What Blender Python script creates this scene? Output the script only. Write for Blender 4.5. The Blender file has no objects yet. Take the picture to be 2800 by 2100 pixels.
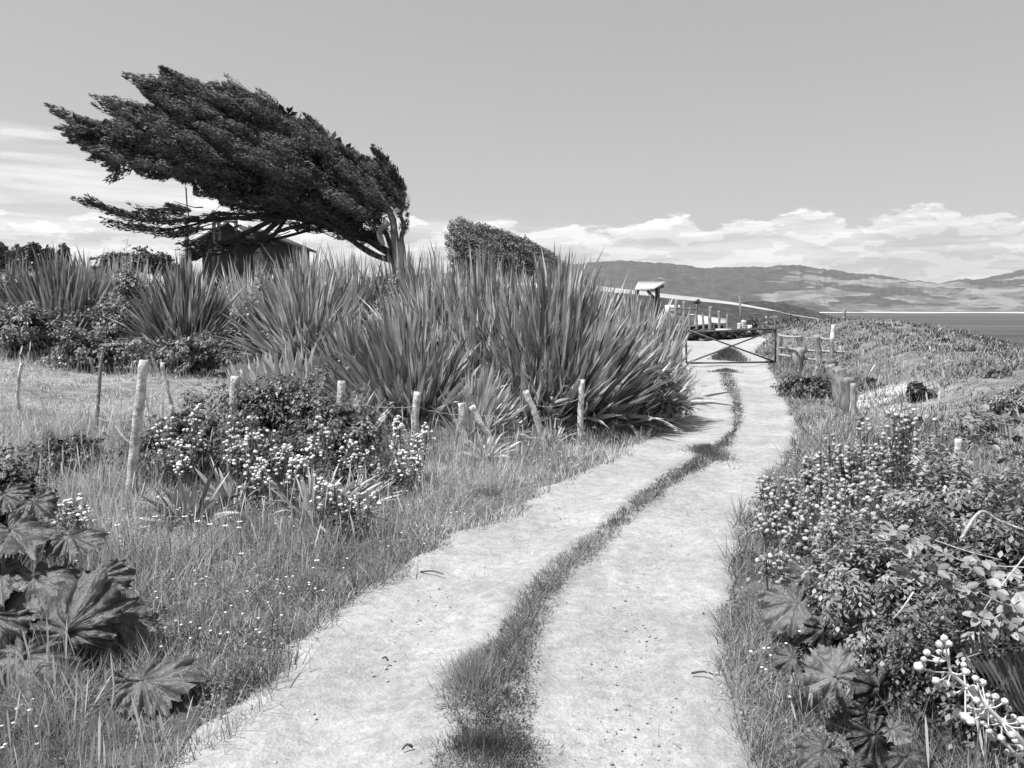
import bpy, math
import numpy as np
from math import radians as RAD, pi, sin, cos
S = bpy.context.scene
col = S.collection
rng = np.random.default_rng(7)
# ------------------------------------------------------------------ camera
F = 2156.0; HV = 845.0                       # focal length and horizon row of the 2800x2100 photograph
EYE = 1.75; PITCH = math.atan((1050 - HV) / F)
cam = bpy.data.objects.new('camera', bpy.data.cameras.new('camera')); col.objects.link(cam)
cam.location = (0, 0, EYE); cam.rotation_euler = (pi / 2 - PITCH, 0, 0)
cam.data.sensor_width = 36; cam.data.lens = F / 2800 * 36
cam.data.clip_start = 0.05; cam.data.clip_end = 60000
S.camera = cam
# ------------------------------------------------------------------ light
SUN_EL = RAD(64); SUN_AZ = RAD(246)          # azimuth clockwise from +Y (straight ahead): high on the left
sd = np.array([sin(SUN_AZ) * cos(SUN_EL), cos(SUN_AZ) * cos(SUN_EL), sin(SUN_EL)])
sl = bpy.data.lights.new('sun', 'SUN'); sun = bpy.data.objects.new('sun', sl); col.objects.link(sun)
sl.energy = 5.0; sl.angle = RAD(0.5); sl.color = (1, 1, 1)
from mathutils import Vector
sun.rotation_euler = Vector(tuple(-sd)).to_track_quat('-Z', 'Y').to_euler()
S.view_settings.view_transform = 'Standard'; S.view_settings.look = 'None'
S.view_settings.exposure = 0.55; S.view_settings.gamma = 1
S.render.engine = 'CYCLES'

class NT:
    def __init__(s, tree): s.t = tree; tree.nodes.clear()
    def n(s, typ, ins=None, **kw):
        nd = s.t.nodes.new(typ)
        for k, v in kw.items(): setattr(nd, k, v)
        for k, v in (ins or {}).items():
            if hasattr(v, 'is_output') or isinstance(v, bpy.types.NodeSocket): s.t.links.new(v, nd.inputs[k])
            else: nd.inputs[k].default_value = v
        return nd
    def m(s, op, a, b=None, c=None, clamp=False):
        ins = {0: a}
        if b is not None: ins[1] = b
        if c is not None: ins[2] = c
        return s.n('ShaderNodeMath', ins, operation=op, use_clamp=clamp).outputs[0]
    def ramp(s, x, a, b, lo=0.0, hi=1.0, smooth=True):
        nd = s.n('ShaderNodeMapRange', {0: x, 1: a, 2: b, 3: lo, 4: hi})
        if smooth: nd.interpolation_type = 'SMOOTHSTEP'
        return nd.outputs[0]
    def mix(s, f, a, b): # floats
        nd = s.n('ShaderNodeMix', {0: f, 2: a, 3: b}); return nd.outputs[0]
    def xyz(s, x, y, z=0.0): return s.n('ShaderNodeCombineXYZ', {0: x, 1: y, 2: z}).outputs[0]
    def noise(s, vec, scale, detail=4, rough=0.55, dim='3D'):
        return s.n('ShaderNodeTexNoise', {'Vector': vec, 'Scale': scale, 'Detail': detail, 'Roughness': rough}).outputs['Fac']

# ------------------------------------------------------------------ world: daylight sky seen in black and white, with a bank of cumulus
w = bpy.data.worlds.new('World'); S.world = w; w.use_nodes = True
nt = NT(w.node_tree)
sky = nt.n('ShaderNodeTexSky', sky_type='NISHITA', sun_disc=False, sun_elevation=SUN_EL, sun_rotation=SUN_AZ, air_density=1.0, dust_density=1.2, ozone_density=1.0)
g = nt.n('ShaderNodeTexCoord').outputs['Generated']
sp = nt.n('ShaderNodeSeparateXYZ', {0: g})
X, Y, Z = sp.outputs
hor = nt.m('SQRT', nt.m('ADD', nt.m('MULTIPLY', X, X), nt.m('MULTIPLY', Y, Y)))
el = nt.m('DIVIDE', Z, nt.m('MAXIMUM', hor, 0.01))
az = nt.m('ARCTAN2', X, Y)
bw = nt.n('ShaderNodeRGBToBW', {0: sky.outputs[0]}).outputs[0]
# even the zenith-horizon contrast the way the panchromatic photograph shows it
base = nt.m('POWER', nt.m('MULTIPLY', bw, 0.22), 0.42)
base = nt.m('MULTIPLY', base, 4.1)
left = nt.ramp(az, 0.15, -0.6)
p1 = nt.xyz(nt.m('MULTIPLY', az, 8.0), nt.m('MULTIPLY', el, 24.0), 3.1)
p2 = nt.xyz(nt.m('MULTIPLY', az, 4.5), nt.m('MULTIPLY', el, 62.0), 9.3)
n1 = nt.noise(p1, 1.7, 9, 0.56)
n1b = nt.noise(nt.xyz(nt.m('MULTIPLY', az, 8.0), nt.m('MULTIPLY', nt.m('ADD', el, 0.008), 24.0), 3.1), 1.7, 9, 0.56)
n2 = nt.noise(p2, 1.1, 7, 0.55)
tops = nt.m('MULTIPLY', nt.m('SUBTRACT', nt.noise(nt.xyz(nt.m('MULTIPLY', az, 9.0), 2.0, 5.0), 1.0, 2, 0.5), 0.5), 0.10)
etop = nt.m('SUBTRACT', el, tops)
env = nt.m('SUBTRACT', nt.ramp(etop, 0.085, 0.135, 0.19, -0.32), nt.ramp(el, 0.035, 0.0, 0.0, 0.22))
cum = nt.ramp(nt.m('ADD', n1, env), 0.50, 0.57)
lit = nt.ramp(nt.m('SUBTRACT', n1, n1b), -0.015, 0.035)        # sunny tops against greyer bellies
rim = nt.ramp(etop, 0.07, 0.115)
bright = nt.m('ADD', nt.m('MULTIPLY', lit, 0.32), nt.m('ADD', nt.m('MULTIPLY', rim, 0.30), nt.m('MULTIPLY', nt.ramp(n2, 0.40, 0.62), 0.38)))
cl = nt.m('MULTIPLY_ADD', bright, 4.3, 4.0)
# thin streaked cloud, higher on the left
envs = nt.ramp(nt.m('SUBTRACT', el, nt.m('MULTIPLY', left, 0.10)), 0.05, 0.14, 0.20, -0.35)
st = nt.ramp(nt.m('ADD', nt.noise(nt.xyz(nt.m('MULTIPLY', az, 2.6), nt.m('MULTIPLY', el, 22.0), 1.0), 1.3, 8, 0.62), envs), 0.46, 0.68)
c1 = nt.mix(nt.m('MULTIPLY', st, 0.55), base, nt.m('MULTIPLY_ADD', nt.ramp(n2, 0.35, 0.65), 3.0, 5.2))
c2 = nt.mix(nt.m('MULTIPLY', cum, 0.92), c1, cl)
below = nt.ramp(el, -0.02, 0.0)
c3 = nt.mix(below, 3.0, c2)
bg = nt.n('ShaderNodeBackground', {0: nt.n('ShaderNodeCombineColor', {0: c3, 1: c3, 2: c3}).outputs[0], 1: 0.1})
nt.n('ShaderNodeOutputWorld', {0: bg.outputs[0]})

# ------------------------------------------------------------------ helpers
def ray(u, v):
    a, b = (u - 1400) / F, (1050 - v) / F
    return np.array([a, cos(PITCH) + b * sin(PITCH), -sin(PITCH) + b * cos(PITCH)])
def at(u, v, y):
    d = ray(u, v); return np.array([0, 0, EYE]) + d * (y / d[1])
def sm(x, a, b):
    t = np.clip((np.asarray(x, float) - a) / (b - a), 0, 1); return t * t * (3 - 2 * t)
_N = np.random.default_rng(3).random((256, 256))
def vn(x, y):
    xi = np.floor(x).astype(int); yi = np.floor(y).astype(int); fx = x - xi; fy = y - yi
    fx = fx * fx * (3 - 2 * fx); fy = fy * fy * (3 - 2 * fy)
    a = _N[xi % 256, yi % 256]; b = _N[(xi + 1) % 256, yi % 256]; c = _N[xi % 256, (yi + 1) % 256]; d = _N[(xi + 1) % 256, (yi + 1) % 256]
    return (a * (1 - fx) + b * fx) * (1 - fy) + (c * (1 - fx) + d * fx) * fy
def fbm(x, y, o=4):
    s = 0; a = 0.5
    for i in range(o): s = s + a * vn(x * 2 ** i + 17 * i, y * 2 ** i + 5 * i); a *= 0.5
    return s / (1 - 0.5 ** o)
SEA = -25.0
def xl0(y): return np.interp(y, [0, 3, 9, 14, 25, 60, 90], [-2.3, -1.6, 1.1, 3.3, 5.7, 8, 9])
def xr0(y): return np.interp(y, [0, 3, 5, 9, 14, 25, 29, 60, 90], [0.5, 0.95, 1.6, 3.1, 5.1, 7.7, 8.8, 14, 17])
def height(x, y):
    x = np.asarray(x, float); y = np.asarray(y, float)
    zt = -0.25 * sm(y, 7, 16)
    d = np.maximum(xl0(y) - x - 0.4, 0)
    d = 26 * (1 - np.exp(-d / 26))
    zl = 0.085 * d * (0.35 + 0.65 * sm(y, 3, 12)) * (1 + 1.25 * sm(y, 20, 38))
    cx = 5.3 + 0.292 * y + 0.6 * np.sin(y * 0.22)
    r = x - xr0(y)
    wd = np.maximum(cx - xr0(y) - 1.2, 1.0)
    s = (r - 1.2) / wd
    hc = np.interp(y, [0, 8, 15, 40, 60, 80], [0.35, 0.5, 0.84, 1.42, 1.0, 0.0])
    zr = 0.08 * sm(r, 0, 0.6) + (hc - 0.08) * sm(s, 0.0, 1.05)
    over = np.maximum(x - cx - 0.8, 0)
    zr = zr - 0.30 * over ** 2 / (over + 4.0)
    bump = (fbm(x * 0.9, y * 0.9) - 0.5) * 0.16 * (1 - sm(-np.maximum(-(x - xl0(y)), x - xr0(y)), -0.8, 0.1))
    z = zt + zl + zr + bump
    east = sm(x + 0.1 * y, -6, 16)
    z = z - east * 24 * sm(y, 62, 125)
    return np.maximum(z, SEA - 3)
def ground(u, v, ymax=90):
    d = ray(u, v); t = np.linspace(1.0, ymax, 6000); P = np.array([0, 0, EYE]) + d * t[:, None]
    k = np.argmax(P[:, 2] < height(P[:, 0], P[:, 1]))
    return P[k] if k > 0 else P[-1]
def solve_top(u, v, h):
    d = ray(u, v); t = np.linspace(1.5, 40, 4000); P = np.array([0, 0, EYE]) + d * (t / d[1])[:, None]
    k = np.argmax(P[:, 2] < height(P[:, 0], P[:, 1]) + h); return float(t[k])
def G(x, y): return np.array([x, y, float(height(x, y))])

class MB:
    def __init__(s): s.v = []; s.f = []; s.t = []; s.n = 0
    def add(s, V, Fc, T=None):
        V = np.asarray(V, float).reshape(-1, 3); Fc = np.asarray(Fc, int)
        if Fc.shape[1] == 3: Fc = np.hstack([Fc, -np.ones((len(Fc), 1), int)])
        s.v.append(V); s.f.append(np.where(Fc < 0, -1, Fc + s.n)); s.n += len(V)
        if T is None: T = 0.5
        s.t.append(np.broadcast_to(np.asarray(T, float), (len(V),)).copy())
    def build(s, name, mat, parent=None, smooth=False, loc=None):
        V = np.vstack(s.v); Fc = np.vstack(s.f); T = np.concatenate(s.t)
        if loc is not None: V = V - np.asarray(loc)
        me = bpy.data.meshes.new(name)
        cnt = np.where(Fc[:, 3] < 0, 3, 4); L = Fc[Fc >= 0]
        me.vertices.add(len(V)); me.vertices.foreach_set('co', V.astype(np.float32).ravel())
        me.loops.add(len(L)); me.loops.foreach_set('vertex_index', L.astype(np.int32))
        me.polygons.add(len(Fc)); me.polygons.foreach_set('loop_start', np.concatenate([[0], np.cumsum(cnt)[:-1]]).astype(np.int32))
        me.polygons.foreach_set('loop_total', cnt.astype(np.int32))
        if smooth: me.polygons.foreach_set('use_smooth', np.ones(len(Fc), bool))
        at_ = me.attributes.new('tint', 'FLOAT', 'POINT'); at_.data.foreach_set('value', T.astype(np.float32))
        me.update(calc_edges=True); me.validate()
        me.materials.append(mat)
        o = bpy.data.objects.new(name, me); col.objects.link(o)
        if parent is not None: o.parent = parent
        if loc is not None and parent is None: o.location = tuple(loc)
        return o
def tag(o, label=None, cat=None, group=None, kind=None):
    if label: o['label'] = label
    if cat: o['category'] = cat
    if group: o['group'] = group
    if kind: o['kind'] = kind
    return o
def thing(name, loc, label, cat, group=None):
    o = bpy.data.objects.new(name, None); col.objects.link(o); o.location = tuple(float(a) for a in loc); o.empty_display_size = 0.3
    return tag(o, label, cat, group)
def unit(a): return a / np.maximum(np.linalg.norm(a, axis=-1, keepdims=True), 1e-9)
def R3(n): return unit(rng.normal(size=(n, 3)))

def blades(mb, P, D, L, W, droop=0.0, K=4, prof='grass', tint=0.5, side=None, fold=0.0, twist=0.0, bow=0.0):
    P = np.atleast_2d(P); n = len(P); D = unit(np.atleast_2d(D) * np.ones((n, 1)))
    L = np.broadcast_to(L, (n,)); W = np.broadcast_to(W, (n,)); droop = np.broadcast_to(droop, (n,))
    if side is None: side = np.cross(D, R3(n))
    side = unit(side)
    t = np.linspace(0, 1, K + 1)
    if prof == 'grass': wp = 1 - t ** 1.4
    elif prof == 'leaf': wp = np.sin(pi * np.clip(t, 0, 1) ** 0.8) * 0.98
    elif prof == 'seed': wp = np.where(t < 0.62, 0.22, np.where(t > 0.98, 0.1, 1.0))
    elif prof == 'twig': wp = 1 - 0.6 * t
    else: wp = np.minimum(1, 0.55 + 0.9 * t) * (1 - t ** 5)
    wp = np.maximum(wp, 0.03)
    C = P[:, None] + D[:, None] * (L[:, None] * t)[..., None]
    C[..., 2] -= (droop * L)[:, None] * t ** 2
    nrm = np.cross(D, side)
    C = C + side[:, None] * (np.broadcast_to(bow, (n,)) * L)[:, None, None] * (t ** 2)[None, :, None]
    ang = np.broadcast_to(twist, (n,))[:, None] * t
    off = (side[:, None] * np.cos(ang)[..., None] + nrm[:, None] * np.sin(ang)[..., None]) * (W[:, None] * wp * 0.5)[..., None]
    A = C - off + nrm[:, None] * (fold * W[:, None] * wp)[..., None]; B = C + off + nrm[:, None] * (fold * W[:, None] * wp)[..., None]
    if fold:
        V = np.stack([A, C, B], 2); q = 3
    else:
        V = np.stack([A, B], 2); q = 2
    m = (K + 1) * q
    f = []
    for k in range(K):
        for j in range(q - 1):
            a = k * q + j; f.append([a, a + 1, a + q + 1, a + q])
    f = np.array(f); Fc = (f[None] + (np.arange(n) * m)[:, None, None]).reshape(-1, 4)
    T = np.repeat(np.broadcast_to(tint, (n,)), m)
    mb.add(V.reshape(-1, 3), Fc, T)
LT = np.array([[0, 0, 0], [-.5, .35, .08], [-.38, .75, .06], [0, 1, -.06], [.38, .75, .06], [.5, .35, .08], [0, .5, -.03]])
LF = np.array([[0, 6, 1, -1], [1, 6, 2, -1], [2, 6, 3, -1], [3, 6, 4, -1], [4, 6, 5, -1], [5, 6, 0, -1]])
RT = np.array([[0, 0, 0], [-.5, .5, .05], [0, 1, 0], [.5, .5, .05]]); RF = np.array([[0, 3, 2, 1]])
def leaves(mb, P, N, size, aspect=0.6, tint=0.5, full=False, D=None):
    n = len(P); N = unit(N)
    if D is None: D = R3(n)
    D = unit(D - N * np.sum(D * N, 1, keepdims=True)); Sx = np.cross(D, N)
    T0, F0 = (LT, LF) if full else (RT, RF)
    size = np.broadcast_to(size, (n,))[:, None, None]
    V = P[:, None] + size * (T0[None, :, 0:1] * aspect * Sx[:, None] + T0[None, :, 1:2] * D[:, None] + T0[None, :, 2:3] * N[:, None])
    Fc = F0[None] + (np.arange(n) * len(T0))[:, None, None]; Fc = np.where(F0[None] < 0, -1, Fc)
    mb.add(V.reshape(-1, 3), Fc.reshape(-1, 4), np.repeat(np.broadcast_to(tint, (n,)), len(T0)))
def ico(sub):
    import bmesh
    b = bmesh.new(); bmesh.ops.create_icosphere(b, subdivisions=sub, radius=1)
    V = np.array([v.co[:] for v in b.verts]); Fc = np.array([[v.index for v in f.verts] for f in b.faces]); b.free(); return V, Fc
ICO1, ICO2, ICO3 = ico(1), ico(2), ico(3)
def balls(mb, P, r, tmpl=ICO1, squash=1.0, tint=0.5, lump=0.0, N=None):
    V0, F0 = tmpl; n = len(P)
    r = np.broadcast_to(r, (n,))
    j = 1 + lump * rng.normal(size=(n, len(V0), 1))
    V = V0[None] * np.array([1, 1, squash]) * j
    a = rng.random(n) * 2 * pi; c, s_ = np.cos(a)[:, None], np.sin(a)[:, None]
    V = np.stack([V[..., 0] * c - V[..., 1] * s_, V[..., 0] * s_ + V[..., 1] * c, V[..., 2] * np.ones((n, 1))], -1)
    V = P[:, None] + V * r[:, None, None]
    mb.add(V.reshape(-1, 3), (F0[None] + (np.arange(n) * len(V0))[:, None, None]).reshape(-1, 3), np.repeat(np.broadcast_to(tint, (n,)), len(V0)))
def tube(mb, pts, rad, seg=8, tint=0.5, rough=0.0, sub=1, cap=True):
    pts = np.asarray(pts, float); rad = np.broadcast_to(rad, (len(pts),)).astype(float)
    if sub > 1:
        n = len(pts); s = np.linspace(0, n - 1, (n - 1) * sub + 1); i = np.clip(s.astype(int), 0, n - 2); f = (s - i)[:, None]
        p0 = pts[np.maximum(i - 1, 0)]; p1 = pts[i]; p2 = pts[i + 1]; p3 = pts[np.minimum(i + 2, n - 1)]
        P = 0.5 * ((2 * p1) + (p2 - p0) * f + (2 * p0 - 5 * p1 + 4 * p2 - p3) * f ** 2 + (3 * p1 - p0 - 3 * p2 + p3) * f ** 3)
        rad = np.interp(s, np.arange(n), rad); pts = P
    m = len(pts); T = unit(np.gradient(pts, axis=0))
    ref = np.array([0.3, 1, 0.1]); A = unit(np.cross(T, ref)); B = np.cross(T, A)
    th = np.arange(seg) * 2 * pi / seg
    rr = rad[:, None] * (1 + rough * (.8 * rng.normal(size=(1, seg)) + .35 * rng.normal(size=(m, seg))))
    V = pts[:, None] + rr[..., None] * (np.cos(th)[None, :, None] * A[:, None] + np.sin(th)[None, :, None] * B[:, None])
    Fc = [[i * seg + j, i * seg + (j + 1) % seg, (i + 1) * seg + (j + 1) % seg, (i + 1) * seg + j] for i in range(m - 1) for j in range(seg)]
    V = V.reshape(-1, 3)
    if cap:
        V = np.vstack([V, pts[:1], pts[-1:]])
        Fc += [[m * seg, (j + 1) % seg, j, -1] for j in range(seg)] + [[m * seg + 1, (m - 1) * seg + j, (m - 1) * seg + (j + 1) % seg, -1] for j in range(seg)]
    mb.add(V, np.array(Fc), tint)
def box(mb, c, h, rot=0.0, tint=0.5):
    V = np.array([[x, y, z] for x in (-1, 1) for y in (-1, 1) for z in (-1, 1)], float) * np.asarray(h)
    cr, sr = cos(rot), sin(rot)
    V = np.stack([V[:, 0] * cr - V[:, 1] * sr, V[:, 0] * sr + V[:, 1] * cr, V[:, 2]], 1) + np.asarray(c)
    mb.add(V, np.array([[0, 1, 3, 2], [4, 6, 7, 5], [0, 4, 5, 1], [2, 3, 7, 6], [0, 2, 6, 4], [1, 5, 7, 3]]), tint)
def beam(mb, a, b, w, d=None, tint=0.5): tube(mb, [a, b], w, seg=4, tint=tint)

# ------------------------------------------------------------------ materials (all greys: the photograph is black and white)
def mat(name, lo, hi, rough=0.6, spec=0.3, transl=0.0, nscale=0.0, namt=0.3, bump=0.0, bscale=40, stretch=None, detail=5):
    m = bpy.data.materials.new(name); m.use_nodes = True; t = NT(m.node_tree)
    a = t.n('ShaderNodeAttribute', attribute_name='tint').outputs['Fac']
    v = t.mix(a, lo, hi)
    co = t.n('ShaderNodeTexCoord').outputs['Object']
    if stretch: co = t.n('ShaderNodeMapping', {0: co, 3: stretch}).outputs[0]
    if nscale:
        nz = t.noise(co, nscale, detail, 0.6)
        v = t.m('MULTIPLY', v, t.ramp(nz, 0.25, 0.75, 1 - namt, 1 + namt))
    c = t.n('ShaderNodeCombineColor', {0: v, 1: v, 2: v}).outputs[0]
    pr = t.n('ShaderNodeBsdfPrincipled', {'Base Color': c, 'Roughness': rough, 'Specular IOR Level': spec})
    if bump:
        bn = t.n('ShaderNodeBump', {'Strength': bump, 'Distance': 0.02, 'Height': t.noise(co, bscale, 6, 0.65)})
        t.t.links.new(bn.outputs[0], pr.inputs['Normal'])
    out = pr.outputs[0]
    if transl:
        tr = t.n('ShaderNodeBsdfTranslucent', {0: c}); out = t.n('ShaderNodeMixShader', {0: transl, 1: out, 2: tr.outputs[0]}).outputs[0]
    t.n('ShaderNodeOutputMaterial', {0: out}); return m
M = {}
M['grass'] = mat('grass', 0.03, 0.60, 0.55, 0.3, 0.35, nscale=0.6, namt=0.3)
M['weed'] = mat('weed', 0.045, 0.30, 0.5, 0.3, 0.2)
M['flax'] = mat('flax', 0.045, 0.74, 0.38, 0.5, 0.22, nscale=5, namt=0.25)
M['deadleaf'] = mat('dead_flax', 0.22, 0.5, 0.7, 0.2, 0.1)
M['leaf'] = mat('leaf', 0.014, 0.42, 0.45, 0.4, 0.15)
M['gunnera'] = mat('gunnera', 0.02, 0.15, 0.4, 0.5, 0.06, nscale=14, namt=0.25, bump=0.5, bscale=30)
M['cypress'] = mat('cypress', 0.02, 0.17, 0.6, 0.25, 0.08)
M['bark'] = mat('bark', 0.04, 0.30, 0.85, 0.1, 0, nscale=3, namt=0.45, bump=0.8, bscale=9)
M['wood'] = mat('weathered_wood', 0.12, 0.46, 0.85, 0.15, 0, nscale=9, namt=0.45, bump=0.9, bscale=30, stretch=(3, 3, 0.6))
M['lichen'] = mat('lichened_wood', 0.2, 0.66, 0.9, 0.1, 0, nscale=16, namt=0.55, bump=0.9, bscale=30)
M['flower'] = mat('flower', 0.22, 0.78, 0.7, 0.2, 0.1)
M['wire'] = mat('wire', 0.35, 0.35, 0.5, 0.5)
M['iron'] = mat('iron', 0.04, 0.08, 0.5, 0.4, 0, nscale=20, namt=0.4)
M['stone'] = mat('stone', 0.25, 0.62, 0.85, 0.2, 0, nscale=30, namt=0.3)
M['darkstone'] = mat('dark_stone', 0.02, 0.16, 0.85, 0.2, 0, nscale=2, namt=0.5)
M['roofwhite'] = mat('white_sheet', 0.45, 0.68, 0.5, 0.4, 0, nscale=1.5, namt=0.15)
M['roofdark'] = mat('roof_shingle', 0.03, 0.09, 0.8, 0.2, 0, nscale=4, namt=0.3)
M['wallgrey'] = mat('board_wall', 0.03, 0.07, 0.8, 0.2, 0, nscale=3, namt=0.3, stretch=(8, 8, .5))
M['wallwhite'] = mat('white_wall', 0.6, 0.75, 0.7, 0.2, 0, nscale=3, namt=0.1)
M['glass'] = mat('window_glass', 0.03, 0.05, 0.1, 0.5)

# ================================================================== THE SETTING
SC = 2800 / 2212.0
def px(L): return [(a * SC, b * SC) for a, b in L]
EDGE_L = px([(-60, 2050), (180, 1800), (330, 1665), (430, 1610), (520, 1545), (580, 1480), (690, 1350), (760, 1290), (880, 1230), (930, 1195), (1020, 1150), (1090, 1100), (1180, 1060), (1300, 1000), (1400, 945), (1470, 905), (1490, 860), (1481, 800)])
EDGE_R = px([(1850, 2050), (1690, 1800), (1640, 1665), (1590, 1560), (1550, 1450), (1545, 1350), (1570, 1230), (1610, 1100), (1665, 1020), (1708, 965), (1718, 915), (1692, 860), (1662, 800), (1652, 770)])
ST_L = px([(850, 1800), (915, 1665), (950, 1595), (932, 1520), (985, 1450), (1060, 1380), (1092, 1310), (1170, 1235), (1290, 1140), (1400, 1055), (1480, 1000), (1545, 965), (1580, 930), (1578, 880), (1550, 808)])
ST_R = px([(1210, 1800), (1190, 1665), (1135, 1575), (1170, 1520), (1165, 1450), (1190, 1350), (1250, 1255), (1315, 1190), (1400, 1105), (1490, 1035), (1562, 1000), (1582, 960), (1607, 915), (1605, 860), (1582, 800)])
def curve(L):
    P = np.array([ground(*p) for p in L]); o = np.argsort(P[:, 1]); P = P[o]; return P[:, 1], P[:, 0]
cL, cR, cSL, cSR = map(curve, (EDGE_L, EDGE_R, ST_L, ST_R))
YG = 29.0
def XL(y): return np.where(np.asarray(y) < cL[0][-1], np.interp(y, *cL), cL[1][-1] + (np.asarray(y) - cL[0][-1]) * 0.05 - 2.5 * sm(y, YG + 1, YG + 14))
def XR(y): return np.where(np.asarray(y) < cR[0][-1], np.interp(y, *cR), cR[1][-1] + (np.asarray(y) - cR[0][-1]) * 0.10 + 3.0 * sm(y, YG + 4, YG + 18))
def XSL(y): return np.interp(y, *cSL)
def XSR(y): return np.interp(y, *cSR)
ST_END = float(cSL[0][-1])
print('track', cL, cR, ST_END)

def grid(mb, Xs, Ys, Z, T=0.5):
    nx, ny = Xs.shape
    V = np.stack([Xs, Ys, Z], -1).reshape(-1, 3); idx = np.arange(nx * ny).reshape(nx, ny)
    Fc = np.stack([idx[:-1, :-1], idx[1:, :-1], idx[1:, 1:], idx[:-1, 1:]], -1).reshape(-1, 4)
    mb.add(V, Fc, T if np.isscalar(T) else T.ravel())
# ground: one sheet, fine near the camera
s = np.linspace(-1, 1, 420); gx = np.sinh(s * 5.2) / np.sinh(5.2) * 260 + 3
s2 = np.linspace(0, 1, 460); gy = -6 + (np.sinh(s2 * 4.4) / np.sinh(4.4)) * 300
GX, GY = np.meshgrid(gx, gy, indexing='ij')
m = MB(); 
SP_ = [ground(*p) for p in ((2365, 1100), (2420, 1125), (2480, 1150), (2430, 1075), (2400, 1090))]
def sandy(x, y):
    return np.clip(sum(np.exp(-((x - p[0]) / .55) ** 2 - ((y - p[1]) / .8) ** 2) for p in SP_), 0, 1) * sm(fbm(x * 2, y * 2), .3, .5)
gt = 0.06 + 0.22 * fbm(GX * 0.5 + 7, GY * 0.5) * 1.0
gt += 0.2 * sm(xl0(GY) - GX, 4, 6) * sm(GY, 8.5, 10) * (1 - sm(GY, 16, 18)) + .1 * sm(GX - xr0(GY), 1.5, 3) * sm(GY, 7, 9) + sandy(GX, GY)
gt = np.clip(gt, 0, 1)
inside = sm(GX - XL(GY), -.12, .12) * sm(XR(GY) - GX, -.12, .12) * (1 - sm(GY, 52, 54))
grid(m, GX, GY, height(GX, GY) - .10 * inside, gt)
M['ground'] = mat('ground_soil', 0.03, 0.5, 0.9, 0.1, 0, nscale=3, namt=0.4, bump=0.6, bscale=14)
tag(m.build('ground', M['ground'], smooth=True), kind='structure')
# far land under the left skyline
# the dirt track, draped on the ground
def track_mat():
    mt = bpy.data.materials.new('dirt_track'); mt.use_nodes = True; t = NT(mt.node_tree)
    co = t.n('ShaderNodeTexCoord').outputs['Object']
    a = t.noise(co, 0.9, 5, 0.6); b = t.noise(co, 7, 6, 0.7); c = t.noise(co, 60, 4, 0.7)
    vo = t.n('ShaderNodeTexVoronoi', {'Vector': co, 'Scale': 26}).outputs['Color']
    vs = t.n('ShaderNodeSeparateXYZ', {0: vo}).outputs[0]
    v = t.m('MULTIPLY', t.ramp(a, 0.3, 0.7, 0.315, 0.42), t.ramp(b, 0.25, 0.75, 0.80, 1.10))
    v = t.m('MULTIPLY', v, t.ramp(c, 0.3, 0.7, 0.84, 1.10))
    v = t.m('MULTIPLY', v, t.ramp(vs, 0.0, 1.0, 0.90, 1.08))
    v = t.m('MULTIPLY', v, t.m('MULTIPLY_ADD', t.n('ShaderNodeAttribute', attribute_name='tint').outputs['Fac'], 0.5, 0.5))
    cc = t.n('ShaderNodeCombineColor', {0: v, 1: v, 2: v}).outputs[0]
    h = t.m('ADD', t.m('MULTIPLY', b, 0.7), t.m('MULTIPLY', c, 0.35))
    bn = t.n('ShaderNodeBump', {'Strength': 0.8, 'Distance': 0.04, 'Height': h})
    pr = t.n('ShaderNodeBsdfPrincipled', {'Base Color': cc, 'Roughness': 0.95, 'Specular IOR Level': 0.1, 'Normal': bn.outputs[0]})
    t.n('ShaderNodeOutputMaterial', {0: pr.outputs[0]}); return mt
ys = np.concatenate([np.arange(-1, 14, 0.06), np.arange(14, 54, 0.2)])
tt = np.linspace(0, 1, 41)
jl = (fbm(ys * 2.5, ys * 0 + 3) - 0.5) * 0.35; jr = (fbm(ys * 2.5, ys * 0 + 9) - 0.5) * 0.35
xa = XL(ys) + jl - 0.12; xb = XR(ys) + jr + 0.12
TX = xa[:, None] * (1 - tt) + xb[:, None] * tt; TY = np.repeat(ys[:, None], 41, 1)
rut = 0.0
tz = height(TX, TY) + 0.03 - 0.10 * np.abs(2 * tt - 1)[None] ** 14 + (fbm(TX * 3, TY * 3) - 0.5) * 0.045 - .035 * np.exp(-((tt - .27) / .12) ** 2)[None] - .035 * np.exp(-((tt - .76) / .12) ** 2)[None]
# track colour is darker in patches under the middle strip
mid = ((TX > XSL(TY) - 0.05) & (TX < XSR(TY) + 0.05) & (TY < ST_END)).astype(float)
m = MB(); grid(m, TX, TY, tz, 1.0 - 0.35 * mid * sm(fbm(TX * 4, TY * 4), .3, .6))
M['track'] = track_mat()
tag(m.build('dirt_track', M['track'], smooth=True), kind='structure')

# sea
def sea_mat():
    mt = bpy.data.materials.new('sea'); mt.use_nodes = True; t = NT(mt.node_tree)
    co = t.n('ShaderNodeTexCoord').outputs['Object']
    cs = t.n('ShaderNodeMapping', {0: co, 3: (0.0012, 0.006, 1)}).outputs[0]
    v = t.ramp(t.noise(cs, 1.0, 5, 0.6), 0.35, 0.7, 0.04, 0.10)
    cc = t.n('ShaderNodeCombineColor', {0: v, 1: v, 2: v}).outputs[0]
    bn = t.n('ShaderNodeBump', {'Strength': 0.6, 'Distance': 0.6, 'Height': t.noise(co, 0.5, 6, 0.7)})
    pr = t.n('ShaderNodeBsdfPrincipled', {'Base Color': cc, 'Roughness': 0.55, 'Specular IOR Level': 0.25, 'Normal': bn.outputs[0]})
    t.n('ShaderNodeOutputMaterial', {0: pr.outputs[0]}); return mt
m = MB(); sx, sy = np.meshgrid(np.linspace(-9000, 16000, 30), np.linspace(20, 16000, 30), indexing='ij')
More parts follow.
